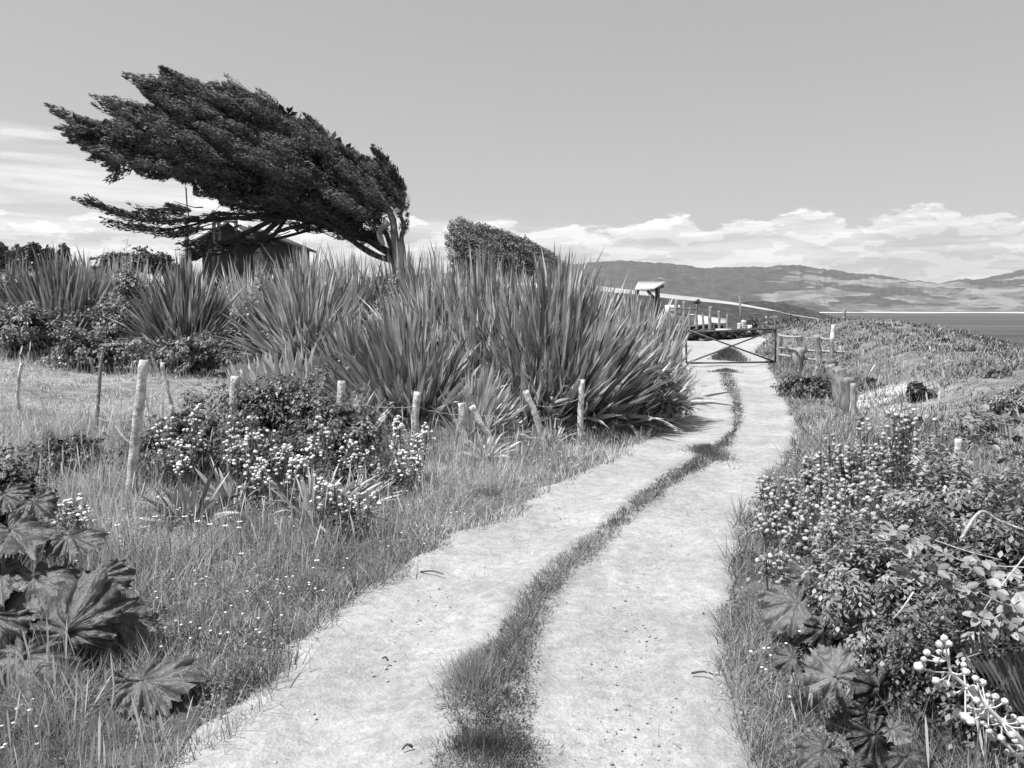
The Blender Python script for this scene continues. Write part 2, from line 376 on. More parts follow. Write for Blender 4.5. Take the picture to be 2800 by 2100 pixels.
grid(m, sx, sy, sx * 0 + SEA); tag(m.build('sea', sea_mat()), kind='structure')
# sandbank along the far shore
m = MB(); us = np.linspace(1500, 3400, 80)
yb0 = 4300 + 1700 * fbm(us * 0.006, us * 0); yb1 = 6600 + us * 0
bx = lambda u, y: (u - 1400) / F * y
t5 = np.linspace(0, 1, 5); BY = yb0[:, None] * (1 - t5) + yb1[:, None] * t5; BX = bx(us[:, None], BY)
grid(m, BX, BY, SEA + 1.2 + 2.2 * np.sin(pi * t5)[None] * np.ones_like(BX)); M['sand'] = mat('sand', 0.6, 0.7, 0.9, 0.1)
tag(m.build('sandbank', M['sand'], smooth=True), kind='structure')
# far hills
def hill_mat():
    mt = bpy.data.materials.new('hill_cover'); mt.use_nodes = True; t = NT(mt.node_tree)
    co = t.n('ShaderNodeTexCoord').outputs['Object']
    cs = t.n('ShaderNodeMapping', {0: co, 3: (0.0011, 0.0009, 0.006)}).outputs[0]
    n = t.noise(cs, 1.5, 9, 0.62)
    a = t.n('ShaderNodeAttribute', attribute_name='tint').outputs['Fac']
    f = t.ramp(t.m('ADD', n, t.m('MULTIPLY_ADD', a, 0.30, -0.20)), 0.505, 0.52)
    patch = t.ramp(t.noise(cs, 3.1, 3, 0.5), 0.4, 0.6, 0.10, 0.21)
    v = t.mix(f, t.ramp(t.noise(cs, 9.0, 5, 0.7), 0.3, 0.7, 0.02, 0.075), patch)
    cc = t.n('ShaderNodeCombineColor', {0: v, 1: v, 2: v}).outputs[0]
    pr = t.n('ShaderNodeBsdfPrincipled', {'Base Color': cc, 'Roughness': 0.95, 'Specular IOR Level': 0.05})
    t.n('ShaderNodeOutputMaterial', {0: pr.outputs[0]}); return mt
SK = np.array([(1000, 760), (1400, 742), (1600, 722), (1700, 714), (1745, 718), (1800, 723), (1860, 734), (1920, 737), (1990, 733), (2060, 732), (2130, 727), (2180, 730), (2220, 740), (2300, 748), (2360, 752), (2420, 762), (2480, 769), (2530, 772), (2560, 778), (2600, 769), (2660, 763), (2700, 756), (2740, 750), (2770, 744), (2800, 742), (2900, 730), (3100, 720), (3400, 735)], float)
us = np.linspace(1000, 3400, 900); dd = np.linspace(0, 1, 46)
UU, DD = np.meshgrid(us, dd, indexing='ij')
yy = 6000 + 3200 * DD
xx = (UU - 1400) / F * yy
crest = (HV - np.interp(us, SK[:, 0], SK[:, 1])) / F * 8600 + EYE - SEA
crest = crest + (fbm(us * 0.09, us * 0 + 1, 6) - 0.5) * 22
prof = sm(DD, 0.0, 0.8) - 0.35 * sm(DD, 0.82, 1.0)
rel = 0.55 + 0.9 * fbm(xx * 0.0009, yy * 0.0012, 5) * (1 - sm(DD, 0.5, 0.8)) + 0.45 * sm(DD, 0.5, 0.8)
zz = SEA - 2 + crest[:, None] * prof * np.minimum(rel, 1.0)
zz = zz + (fbm(xx * 0.0022, yy * 0.0016, 5) - .5) * .42 * crest[:, None] * np.sin(pi * np.clip(DD / .85, 0, 1))
m = MB(); right_t = sm(UU, 1950, 2200) * (1 - sm(DD, 0.55, 0.78) * 0.9) + 0.12 * (1 - sm(DD, 0.1, 0.4))
grid(m, xx, yy, zz, np.clip(0.1 + 0.7 * right_t, 0, 1)); tag(m.build('far_hills', hill_mat(), smooth=True), kind='structure')
# nearer headland running down to the water: pale field along its crest, scrub below
def head_mat():
    mt = bpy.data.materials.new('headland_cover'); mt.use_nodes = True; t = NT(mt.node_tree)
    co = t.n('ShaderNodeTexCoord').outputs['Object']
    a = t.n('ShaderNodeAttribute', attribute_name='tint').outputs['Fac']
    n = t.noise(co, 0.08, 6, 0.65)
    f = t.ramp(t.m('ADD', a, t.m('MULTIPLY_ADD', n, 0.3, -0.15)), 0.47, 0.53)
    v = t.mix(f, t.ramp(t.noise(co, 0.35, 6, 0.7), 0.3, 0.7, 0.03, 0.08), t.ramp(t.noise(co, 0.05, 3, 0.5), 0.3, 0.7, 0.30, 0.42))
    cc = t.n('ShaderNodeCombineColor', {0: v, 1: v, 2: v}).outputs[0]
    pr = t.n('ShaderNodeBsdfPrincipled', {'Base Color': cc, 'Roughness': 0.95, 'Specular IOR Level': 0.05})
    t.n('ShaderNodeOutputMaterial', {0: pr.outputs[0]}); return mt
HK = np.array([(1200, 765, 340), (1600, 778, 335), (1760, 796, 330), (1840, 806, 325), (1900, 812, 320), (2000, 826, 315), (2090, 842, 305), (2150, 857, 300), (2220, 868, 292), (2300, 884, 285), (2420, 1012, 280)], float)
us = np.linspace(1200, 2420, 300); hd = np.interp(us, HK[:, 0], HK[:, 2]); hv = np.interp(us, HK[:, 0], HK[:, 1])
zc = EYE + (HV - hv) / F * hd; xc = (us - 1400) / F * hd
q = np.linspace(0, 1, 40)
yy = hd[:, None] + 60 - q[None] * 200
zz = zc[:, None] - np.where(q < 0.3, (0.3 - q) * 34, 0)[None] - (np.clip(q - 0.3, 0, 1) / 0.7)[None] ** 1.15 * (zc[:, None] - SEA + 2)
zz += (fbm(xc[:, None] * 0.05 + 0 * yy, yy * 0.05, 4) - 0.5) * 2.0 * sm(q, 0.42, 0.6)[None]
tn = np.interp(us, [1200, 1900, 2050, 2130, 2300], [0.07, 0.06, 0.045, 0.025, 0.015])[:, None]
field = 1 - sm((q[None] - 0.3) / tn + 0 * yy, 0.75, 1.25)
m = MB(); grid(m, xc[:, None] + 0 * yy, yy, zz, field); tag(m.build('headland', head_mat(), smooth=True), kind='structure')
# darker wooded spur behind it
SP = np.array([(1980, 838), (2040, 826), (2090, 824), (2150, 829), (2200, 842), (2250, 856), (2300, 872), (2330, 900)], float)
us = np.linspace(1980, 2330, 120); y0 = 420.0
zc = EYE + (HV - np.interp(us, SP[:, 0], SP[:, 1])) / F * y0 + (fbm(us * 0.15, us * 0, 3) - 0.5) * 1.2; xc = (us - 1400) / F * y0
q = np.linspace(0, 1, 24); yy = y0 + 60 - q[None] * 130 + 0 * us[:, None]
zz = zc[:, None] - np.where(q < 0.45, (0.45 - q) ** 2 * 90, 0)[None] - (np.clip(q - 0.45, 0, 1) / 0.55)[None] ** 1.3 * (zc[:, None] - SEA + 2)
M['scrub'] = mat('scrub_cover', 0.04, 0.07, 0.95, 0.05, 0, nscale=0.3, namt=0.5, bump=1, bscale=0.5)
m = MB(); grid(m, xc[:, None] + 0 * yy, yy, zz); tag(m.build('wooded_spur', M['scrub'], smooth=True), kind='structure')

# ================================================================== GRASS AND WEEDS (uncountable)
def sample(n, r0, r1, a0=-0.80, a1=0.80):
    r = r0 * (r1 / r0) ** rng.random(n); a = a0 + (a1 - a0) * rng.random(n)
    return r * np.sin(a), r * np.cos(a), r
def off_track(x, y, margin=0.0):
    e = 0.03 + np.maximum(fbm(x * 2.2, y * 2.2) - 0.42, 0) * 0.42 + 0.12 * rng.random(len(x)) ** 3
    return (x < XL(y) + e - margin) | (x > XR(y) - .35 * e + .04 + margin)
def on_strip(x, y):
    e = (fbm(x * 4.3 + 4, y * 4.3) - 0.5) * 0.30 + .05 * rng.normal(size=len(x))
    a, b = XSL(y), XSR(y); c = (a + b) / 2; hw = (b - a) / 2 * (0.52 + .55 * fbm(y * 1.3, y * 0 + 2, 2))
    gap = (np.abs(y - float(ground(1240, 2010)[1])) < 0.05)
    return (np.abs(x - c) < hw + e * 0.6) & (y < ST_END + .3 * rng.normal(size=len(x))) & (rng.random(len(x)) < np.where(y < 3.6, .6, 1) * sm(fbm(x * 5, y * 5 + 50, 3), .15, .36))
def up(n, lean): 
    D = np.stack([rng.normal(0, lean, n), rng.normal(0, lean, n), np.ones(n)], 1); return unit(D)
def roots(x, y): return np.stack([x, y, height(x, y) - 0.01], 1)
# meadow blades
m = MB()
x, y, r = sample(400000, 2.2, 75)
k = off_track(x, y) & (x < 5.3 + 0.292 * y + 6) & (rng.random(len(x)) > 0.9 * sandy(x, y))
x, y, r = x[k], y[k], r[k]
lush = fbm(x * 0.45 + 20, y * 0.45, 4)
dist_edge = np.minimum(np.where(x < XL(y), XL(y) - x, 99), np.where(x > XR(y), x - XR(y), 99))
slope = (x > xr0(y) + 2.2) & (y > 8)
field = sm(xl0(y) - x, 4, 6) * sm(y, 8.5, 10) * (1 - sm(y, 16, 18))       # grazed patch on the left
L = (0.06 + 0.22 * lush ** 1.5 * sm(dist_edge, 0, 0.7) + 0.05 * rng.random(len(x))) * np.where(slope, 0.5, 1) * (1 - 0.6 * field)
clu = fbm(x * 3.1 + 11, y * 3.1, 3); L = L * (0.45 + 1.5 * sm(clu, 0.35, 0.7)) + 0.05 * slope * (clu - .4)
tn = -0.05 + 0.75 * fbm(x * 0.7, y * 0.7 + 40, 4) ** 1.3 + 0.75 * (fbm(x * 4, y * 4 + 70, 2) - .35) + rng.normal(0, 0.19, len(x)) - .45 * (rng.random(len(x)) < .12) + .10 + .16 * (x < xl0(y)) + .22 * sm(xl0(y) - x, 1.5, 3.5) * sm(y, 4, 6) + 0.06 * field - 0.10 * slope - .25 * slope * sm(fbm(x * .8 + 31, y * .5, 3), .45, .6)
tn = np.where(rng.random(len(x)) < 0.20, 1.0, tn) - 0.12 * (x > XR(y)) 
blades(m, roots(x, y), up(len(x), 0.45), L * (1 + 0.012 * r), np.maximum(0.0035, r * 0.0011), rng.random(len(x)) * 0.5, 2, 'grass', np.clip(tn, 0, 1))
tag(m.build('meadow_grass', M['grass']), 'short mixed grass covering both verges and the slope', 'grass', kind='stuff')
# tall pale seeding grass in drifts
m = MB()
x, y, r = sample(110000, 2.2, 40)
dist_edge = np.minimum(np.where(x < XL(y), XL(y) - x, 99), np.where(x > XR(y), x - XR(y), 99))
drift = fbm(x * 0.8 + 60, y * 0.8, 3)
k = off_track(x, y) & (dist_edge > 0.35) & (drift > np.where(x < XL(y), .39, .44)) & (x < xr0(y) + 3.0) & (rng.random(len(x)) < np.where(x < XL(y), 1, 0.55)) & ~((xl0(y) - x > 5.0) & (y > 9.8) & (y < 14.5))
x, y, r, de = x[k], y[k], r[k], dist_edge[k]
L = (0.16 + 0.28 * rng.random(len(x))) * (0.5 + 0.5 * sm(de, 0, 1.0))
blades(m, roots(x, y), up(len(x), 0.22), L, np.maximum(0.0035, r * 0.0009), rng.random(len(x)) * 0.35, 4, 'grass', np.clip(0.72 + rng.normal(0, 0.22, len(x)), 0, 1))
k = rng.random(len(x)) < 0.07
blades(m, roots(x[k], y[k]), up(k.sum(), 0.15), L[k] * 1.35, np.maximum(0.009, r[k] * 0.0016), 0.12, 8, 'seed', 0.95)
tag(m.build('tall_grass', M['grass']), 'tall pale seeding grass in drifts beside the track', 'grass', kind='stuff')
# leafy weeds close to the track
m = MB()
x, y, r = sample(200000, 2.2, 26)
de = np.minimum(np.where(x < XL(y), XL(y) - x, 99), np.where(x > XR(y), x - XR(y), 99))
k = off_track(x, y, 0.02) & (de < 2.6) & (fbm(x * 1.3, y * 1.3 + 9, 3) > 0.42)
x, y, r, de = x[k], y[k], r[k], de[k]
P = roots(x, y); hgt = 0.02 + (0.30 * sm(fbm(x * 2.6, y * 2.6, 3), .35, .7) * rng.random(len(x)) ** .7) * sm(de, 0, 0.5); P[:, 2] += hgt
N = R3(len(x)) * 0.7 + np.array([0, 0, 1]); 
leaves(m, P, N, np.maximum(0.018, r * 0.0022) * (0.7 + 0.8 * rng.random(len(x))), 0.55, np.clip(1.1 * fbm(x * 1.9 + 5, y * 1.9, 3) - .2 + rng.normal(0, 0.22, len(x)), 0, 1))
tag(m.build('verge_weeds', M['weed']), 'low leafy weeds and clover along the track edges', 'weeds', kind='stuff')
# the grassy strip between the wheel tracks
m = MB()
x, y, r = sample(420000, 2.2, float(ST_END) + 1, -0.45, 0.55)
k = on_strip(x, y); x, y, r = x[k], y[k], r[k]
c = (XSL(y) + XSR(y)) / 2; hw = (XSR(y) - XSL(y)) / 2; e = 1 - np.clip(np.abs(x - c) / hw, 0, 1)
P = roots(x, y); P[:, 2] += 0.03
L = (0.025 + 0.10 * e * fbm(x * 3, y * 3) * 1.6) * (0.6 + 0.7 * rng.random(len(x)))
blades(m, P, up(len(x), 0.55), L, np.maximum(0.0035, r * 0.0011), rng.random(len(x)) * 0.4, 2, 'grass', np.clip(-0.05 + 0.75 * fbm(x * 2, y * 2 + 3, 3) + rng.normal(0, 0.12, len(x)), 0, 1))
k = rng.random(len(x)) < 0.35
P2 = P[k].copy(); P2[:, 2] += 0.03 * rng.random(k.sum())
leaves(m, P2, R3(k.sum()) * 0.6 + np.array([0, 0, 1]), np.maximum(0.014, r[k] * 0.0022), 0.6, np.clip(0.15 + rng.normal(0, 0.12, k.sum()), 0, 1))
print('strip', len(x))
# gate patch beyond the end of the strip
tag(m.build('strip_grass', M['grass']), 'grass strip growing between the two wheel tracks', 'grass', kind='stuff')
def tuft(u, v, rx, ry, h, label, n=2500, t0=0.3, name='grass_tuft'):
    p = ground(u, v); m = MB(); a = rng.random(n) * 2 * pi; q = np.minimum(np.abs(rng.normal(0, .45, n)), 1.3)
    x = p[0] + rx * q * np.cos(a); y = p[1] + ry * q * np.sin(a); P = roots(x, y)
    D = np.stack([np.cos(a) * q * 0.5, np.sin(a) * q * 0.5, np.ones(n)], 1) + rng.normal(0, 0.2, (n, 3))
    blades(m, P, D, h * (1 - 0.6 * q) * (0.6 + 0.5 * rng.random(n)), max(0.004, p[1] * 0.0011), 0.2, 3, 'grass', np.clip(t0 + rng.normal(0, 0.13, n), 0, 1))
    return tag(m.build(name, M['grass'], loc=p), label, 'grass tuft')
tuft(1992, 985, 0.6, 0.8, 0.7, 'round grass tuft in the track right under the crossed gate bars', 3500, 0.25)
tuft(1985, 1018, 0.5, 0.6, 0.2, 'flat grass tuft in the track just in front of the gate', 1500, 0.3)
tuft(1300, 1880, 0.22, 0.3, 0.26, 'pale spiky grass tuft standing up from the middle strip', 900, 0.65)
tuft(1935, 1245, 0.26, 0.75, 0.20, 'dark grass tuft bulging from the strip at the bend of the track', 3000, 0.28)
tuft(1330, 2060, 0.34, 0.2, 0.13, 'low dark grass tuft at the near end of the middle strip', 2500, 0.18)
# loose gravel
m = MB()
x, y, r = sample(9000, 2.3, 16, -0.5, 0.6)
k = (x > XL(y) - 0.1) & (x < XR(y) + 0.1) & ~on_strip(x, y) & (fbm(x * 1.5 + 3, y * 1.5 + 8, 3) > 0.44)
x, y, r = x[k], y[k], r[k]; P = roots(x, y); P[:, 2] += 0.012 + .008 * rng.random(len(x))
balls(m, P, 0.002 + 0.007 * rng.random(len(x)) ** 5 + r * 0.00035, ICO1, 0.55, np.clip(rng.normal(0.35, 0.22, len(x)), 0, 1), 0.14)
tag(m.build('gravel', M['stone']), 'loose gravel scattered over the wheel tracks', 'gravel', kind='stuff')
# little white daisies
m = MB()
x, y, r = sample(9000, 2.3, 14)
cl_ = fbm(x * 1.4 + 90, y * 1.4 + 2, 3)
de = np.minimum(np.where(x < XL(y), XL(y) - x, 99), np.where(x > XR(y), x - XR(y), 99))
k = off_track(x, y, 0.1) & (de < 2.5) & (cl_ > np.where(x > XR(y), 0.5, 0.57)) & (rng.random(len(x)) < 0.45)
x, y, r = x[k], y[k], r[k]; P = roots(x, y); P[:, 2] += 0.10 + 0.12 * rng.random(len(x))
balls(m, P, 0.007 + r * 0.0006, ICO1, 0.4, 0.85)
tag(m.build('small_flowers', M['flower']), 'tiny white flowers dotted through the verges', 'wildflowers', kind='stuff')

# ================================================================== PLANT BUILDERS
def leafcloud(mb, c, R, n, size, clump=0.28, nc=60, tint=(0.2, 0.6), aspect=0.6, full=False, hemi=True, flat=1.0, shell=(0.72, 1.0), lumps=True):
    c = np.asarray(c); R = np.asarray(R, float)
    d = R3(nc); 
    if hemi: d[:, 2] = np.abs(d[:, 2]) * 1.1 - 0.22; d = unit(d)
    rad = rng.uniform(shell[0], shell[1], nc)
    cc = c + d * R * rad[:, None]
    ct = rng.uniform(tint[0], tint[1], nc); cr = clump * (0.6 + 0.8 * rng.random(nc)); Rc = np.minimum(R, R.min() * 1.8)
    i = rng.integers(0, nc, n); o = R3(n); o[:, 2] = np.where(rng.random(n) < 0.7, np.abs(o[:, 2]), o[:, 2])
    P = cc[i] + o * (cr[i] * (0.55 + 0.5 * rng.random(n)))[:, None] * Rc
    N = o + R3(n) * 0.7 + np.array([0, 0, 0.25])
    leaves(mb, P, N, size * (0.6 + 0.8 * rng.random(n)), aspect, np.clip(ct[i] + rng.normal(0, 0.12, n), 0, 1), full)
    # inner fill in the darkest tone, inner shade put into leaf colour
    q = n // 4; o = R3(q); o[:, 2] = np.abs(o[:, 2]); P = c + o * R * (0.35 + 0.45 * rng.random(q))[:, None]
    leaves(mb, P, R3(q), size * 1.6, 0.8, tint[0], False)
def shrub(u0, u1, vt, y, ry, label, n=6000, size=0.04, tint=(0.15, 0.55), name='shrub', cat='shrub', group=None, twigs=80, nc=70, clump=0.26, aspect=0.6, full=False, sink=0.1, mat_='leaf', twig_t=0.7):
    if y < 0: y = solve_top((u0 + u1) / 2, vt, -y)
    a = at(u0, vt, y); b = at(u1, vt, y); x = (a[0] + b[0]) / 2; rx = abs(b[0] - a[0]) / 2
    z0 = float(height(x, y)) - sink
    if y > 60: z0 = max(z0, a[2] - 5)
    h = a[2] - z0; p = np.array([x, y, z0])
    t = thing(name, p, label, cat, group)
    mb = MB(); c = np.array([0, 0, h * 0.42]); R = np.array([rx * 0.9, ry * 0.9, h * 0.48])
    if y < 30:
        mt = MB(); sprays(mb, mt, c, R * [1, 1, 1.06], n, size, 60, tint, aspect, .75 if x > 0 else .35, max(.003, y * .0006), full)
        leaves(mb, c + R3(n // 6) * R * (rng.random(n // 6) ** .5 * .55)[:, None], R3(n // 6), size * 2.2, .8, tint[0] * .7)  # inner leaves darker still: shade inside the bush put into colour
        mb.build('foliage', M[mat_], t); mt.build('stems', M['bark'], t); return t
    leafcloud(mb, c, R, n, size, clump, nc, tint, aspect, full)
    mb.build('foliage', M[mat_], t)
    if twigs:
        mb = MB(); d = R3(twigs); d[:, 2] = np.abs(d[:, 2]) + 0.25; P = np.zeros((twigs, 3)) + rng.normal(0, 0.12, (twigs, 3)) * R; P[:, 2] = 0.02
        L = np.linalg.norm(unit(d) * (R + np.array([0, 0, h * 0.42])), axis=1) * rng.uniform(0.85, 1.08, twigs)
        for sd_ in (0, 1): blades(mb, P, d, L, max(0.006, y * 0.0009), 0.08, 4, 'twig', twig_t, side=np.cross(unit(d), [[1, 0, 0], [0, 1, 0]][sd_]))
        mb.build('stems', M['bark'], t)
    return t
def sprays(mb, mt, c, R, n, size, per=60, tint=(.2, .6), aspect=.6, twig_t=.6, tw=.003, full=False, drop=.25):
    ns = max(8, n // per); d = R3(ns); d[:, 2] = np.abs(d[:, 2]) * 1.2 - .2; d = unit(d); ph = rng.random(4) * 6
    lob = 1 + .26 * np.sin(d[:, 0] * 5 + ph[0]) * np.sin(d[:, 1] * 4 + ph[1]) + .12 * np.sin(d[:, 0] * 11 + ph[2]) + .06 * np.sin(d[:, 2] * 13 + ph[3])
    rad = rng.uniform(.52, 1.12, ns) * lob; E = c + d * R * rad[:, None]; B = c + d * R * (rad * rng.uniform(.15, .45, ns))[:, None] - [0, 0, .1 * R[2]]
    perp = R3(ns) * (R.min() * .22); ct = rng.uniform(tint[0], tint[1], ns) * rng.uniform(.6, 1.25, ns)
    i = rng.integers(0, ns, n); t = rng.uniform(.12, 1.03, n)[:, None]
    P = B[i] * (1 - t) + E[i] * t + perp[i] * (4 * t * (1 - t)); P[:, 2] -= drop * R[2] * .35 * t[:, 0] ** 3
    ax = unit(E - B)[i]; o = R3(n); P = P + o * size * .8
    leaves(mb, P, o * .8 + np.array([0, -.1, .75]) + d[i] * .5, size * (.5 + rng.random(n)), aspect, np.clip(ct[i] + rng.normal(0, .10, n), 0, 1), full, D=ax * .6 + o)
    K = 5; tk = np.linspace(0, 1.06, K)
    for j in range(K - 1):
        f = lambda q: B * (1 - q) + E * q + perp * (4 * q * (1 - q)) - np.array([0, 0, 1]) * (drop * R[2] * .35 * q ** 3)
        a_, b_ = f(tk[j]), f(tk[j + 1]); blades(mt, a_, b_ - a_, np.linalg.norm(b_ - a_, axis=1), tw, 0, 1, 'twig', np.clip(rng.normal(twig_t, .25, ns), 0, 1))
def flax(x, y, r, h, n, label, spread=1.0, tint=(0.1, 0.75), lean=(0, 0), width=0.075, dead=0.04, group='flax bushes', zoff=-0.15, skew=1.0, lo=0.36):
    n = int(n * 1.8); width = width * 1.02; r = r * .62; spread = spread * 1.16
    z0 = float(height(x, y)) + zoff
    if h > 100: h = (at(1400, h, y)[2] - z0) / 0.98
    t = thing('flax_bush', (x, y, z0), label, 'flax bush', group)
    a = rng.random(n) * 2 * pi; q = rng.random(n) ** 0.7
    P = np.stack([r * q * np.cos(a), r * q * np.sin(a), np.zeros(n)], 1)
    a2 = a + rng.normal(0, 0.45, n); pol = spread * (q * 0.72 + rng.normal(0, 0.12, n)) 
    D = np.stack([np.sin(pol) * np.cos(a2) + lean[0], np.sin(pol) * np.sin(a2) + lean[1], np.cos(pol)], 1)
    L = h * (1.04 - 0.56 * np.clip(np.abs(pol), 0, 1.3)) * rng.uniform(lo, 1.0, n) ** 0.85
    patch = 0.3 * np.sin(a * 5 + 1.3) * q
    T = np.where(rng.random(n) < .14, rng.uniform(.75, 1, n), rng.beta(.9, 1.2, n)) * (tint[1] - tint[0]) + tint[0]  # some leaves near white: gloss put into their colour
    T = np.clip(T + patch * 0.2, 0, 1)
    mb = MB(); W = width * rng.uniform(0.6, 1.2, n) 
    blades(mb, P, D, L, W, 0.04 + 0.20 * np.clip(np.abs(pol), 0, 1.3) * rng.random(n) + np.where(rng.random(n) < .08, .35, 0), 7, 'flax', T, fold=0.14, twist=rng.normal(0, 1.3, n), bow=rng.normal(0, .10, n))
    mb.build('leaves', M['flax'], t)
    k = int(n * dead)
    if k:
        a = rng.random(k) * 2 * pi; P = np.stack([r * .9 * np.cos(a), r * .9 * np.sin(a), np.zeros(k) + 0.1], 1)
        pol = rng.uniform(0.5, 1.35, k); D = np.stack([np.sin(pol) * np.cos(a), np.sin(pol) * np.sin(a), np.cos(pol)], 1)
        mb = MB(); blades(mb, P, D, h * rng.uniform(0.3, 0.8, k), width * 0.8, rng.uniform(0.1, 0.6, k), 6, 'flax', rng.random(k), fold=0.1)
        mb.build('dead_leaves', M['deadleaf'], t)
    return t
def FX(u, y): return (u - 1400) / F * y / (cos(PITCH))   # close enough near the middle rows

# ------------------------------------------------------------------ flax bushes
def fx(u, y): return at(u, 1000, y)[0]
flax(fx(1120, 11.0), 11.0, 0.75, 800, 1300, 'large flax bush behind the leaning posts, left of the tallest one', 1.1, (0.08, 0.75), (-0.10, -0.05))
flax(fx(1510, 12.2), 12.2, 0.95, 660, 2000, 'tallest dense flax bush nearest the bend of the track', 0.95, (0.08, 0.75), (0.0, 0.0))
flax(fx(1310, 13.2), 13.2, 0.7, 645, 950, 'flax bush standing between and behind the two largest ones', 0.75, (0.1, 0.8))
flax(fx(1600, 13.0), 13.0, 0.6, 770, 950, 'flax bush at the right end of the clump, leaning over the track', .95, (0.2, 0.95), (0.04, -0.05))
flax(fx(1210, 14.8), 14.8, 0.9, 648, 650, 'flax bush at the back of the big clump, in front of the grey round bush', 0.7, (0.15, 0.85))
flax(fx(1290, 10.4), 10.4, 0.3, 965, 420, 'low splayed flax bush whose leaves lie over to the leaning posts', 1.2, (0.35, 1.0), (0.22, -0.1), width=0.05)
flax(fx(1670, 12.6), 12.6, 0.6, 850, 700, 'lower flax filling the right shoulder of the big clump', .9, (0.2, 0.95), (0.05, -0.05))
flax(fx(1600, 13.6), 13.6, 0.8, 705, 900, 'flax behind the tallest one, sloping down to the shed roof', .8, (0.2, 0.9))
flax(fx(1400, 12.4), 12.4, 0.7, 680, 1000, 'flax filling the front of the dome between the two largest bushes', .9, (0.15, 0.85))
flax(fx(1715, 13.6), 13.6, 0.7, 770, 700, 'flax standing at the back right shoulder, its tips over the shed roof', .45, (0.2, 0.9))
flax(fx(1745, 13.1), 13.1, 0.5, 880, 420, 'lowest flax at the right end of the clump beside the gate post', .7, (0.2, 0.95))
flax(fx(1300, 11.6), 11.6, 0.6, 830, 700, 'flax filling the hollow between the two largest bushes at their foot', .9, (0.1, 0.85))
flax(fx(1420, 11.4), 11.4, 0.6, 900, 600, 'low flax in front of the left side of the tallest bush', .9, (0.1, 0.9))
flax(fx(1010, 11.6), 11.6, 0.6, 815, 800, 'flax leaning out on the left shoulder of the big clump', .9, (0.1, 0.85), (-0.15, -.05))
flax(fx(1180, 12.6), 12.6, 0.7, 740, 800, 'flax filling the back of the left dome of the clump', .8, (0.15, 0.9))
flax(fx(1570, 12.0), 12.0, 0.4, 900, 500, 'low splayed flax at the right foot of the tallest bush', 1.1, (0.3, 1.0), (0.08, -0.1), width=0.05)
flax(fx(800, 10.6), 10.6, 0.42, 900, 130, 'small pale flax with broad upright leaves above the flowering shrub', 0.6, (0.45, 0.85), width=0.095)
flax(fx(720, 11.0), 11.0, 0.3, 920, 60, 'sparse pale flax left of the broad-leaved one', 0.6, (0.6, 0.95), width=0.09)
flax(fx(930, 9.4), 9.4, 0.25, 1010, 110, 'small flax beside the post with leaves leaning right to the wire', 0.9, (0.35, 0.95), (0.42, -0.1), width=0.07)
flax(fx(170, 20), 20, 0.8, 655, 900, 'leftmost dark flax bush above the bramble', 0.8, (0.02, 0.55), width=0.085)
flax(fx(30, 21), 21, 0.8, 665, 400, 'flax bush cut off by the left edge of the picture', 0.8, (0.1, 0.6), width=0.085)
flax(fx(510, 19), 19, 0.8, 672, 1000, 'dark flax bush under the tips of the windswept tree', 1.05, (0.02, 0.6), (0.08, -0.1), width=0.08)
flax(fx(350, 24), 24, 1.5, 668, 600, 'pale flax bush in the second row between the two dark ones', 0.7, (0.3, 0.8), width=0.085)
flax(fx(835, 18.5), 18.5, 0.8, 640, 1100, 'flax bush in front of the trunk of the windswept tree', 0.95, (0.15, 0.9), width=0.08)
flax(fx(690, 23), 23, 1.1, 680, 450, 'pale flax bush below the house gable', 0.9, (0.4, 1.0), width=0.085)
flax(fx(960, 20), 20, 0.8, 645, 600, 'upright flax bush just left of the tree trunk foot', 0.6, (0.2, 0.8), width=0.08)
flax(fx(1110, 20), 20, 0.9, 640, 700, 'dark upright flax bush just right of the tree trunk foot', 0.6, (0.05, 0.6), width=0.08)
flax(fx(250, 23), 23, 1.2, 660, 500, 'second row flax bush with its tips against the distant trees', 0.8, (0.2, 0.7), width=0.085)

# ------------------------------------------------------------------ windswept cypress
YT = 35.0
def tp(a, b, dy=0.0): return at(a * SC, b * SC, YT + dy)      # picture place in the tree's own plane -> metres
tree = thing('windswept_cypress', (tp(845, 520)[0], YT, float(height(tp(845, 520)[0], YT))), 'large dark cypress bent leftward by the wind above the flax', 'tree')
TO = np.array(tree.location)
OUT = np.array([(120, 242), (175, 255), (222, 268), (262, 262), (232, 215), (275, 228), (330, 232), (300, 176), (340, 176), (368, 160), (420, 178), (480, 194), (505, 184), (545, 206), (610, 228), (660, 257), (720, 292), (768, 330), (800, 350), (812, 326), (832, 338), (842, 356), (866, 392), (872, 412), (862, 440), (842, 452), (800, 475), (760, 498), (700, 480), (600, 452), (530, 448), (470, 436), (430, 420), (400, 396), (330, 380), (262, 350), (248, 372), (212, 340), (182, 318), (142, 286), (165, 275)], float)
def inpoly(p, poly):
    x, y = p[:, 0], p[:, 1]; c = np.zeros(len(p), bool); j = len(poly) - 1
    for i in range(len(poly)):
        xi, yi = poly[i]; xj, yj = poly[j]
        c ^= ((yi > y) != (yj > y)) & (x < (xj - xi) * (y - yi) / (yj - yi + 1e-9) + xi); j = i
    return c
def pdist(p, poly):
    d = np.full(len(p), 1e9)
    for i in range(len(poly)):
        a = poly[i]; b = poly[(i + 1) % len(poly)]; ab = b - a
        t = np.clip(((p - a) @ ab) / (ab @ ab), 0, 1); d = np.minimum(d, np.linalg.norm(p - a - t[:, None] * ab, axis=1))
    return d
PXM = YT / F * SC                                              # metres per picture unit in that plane
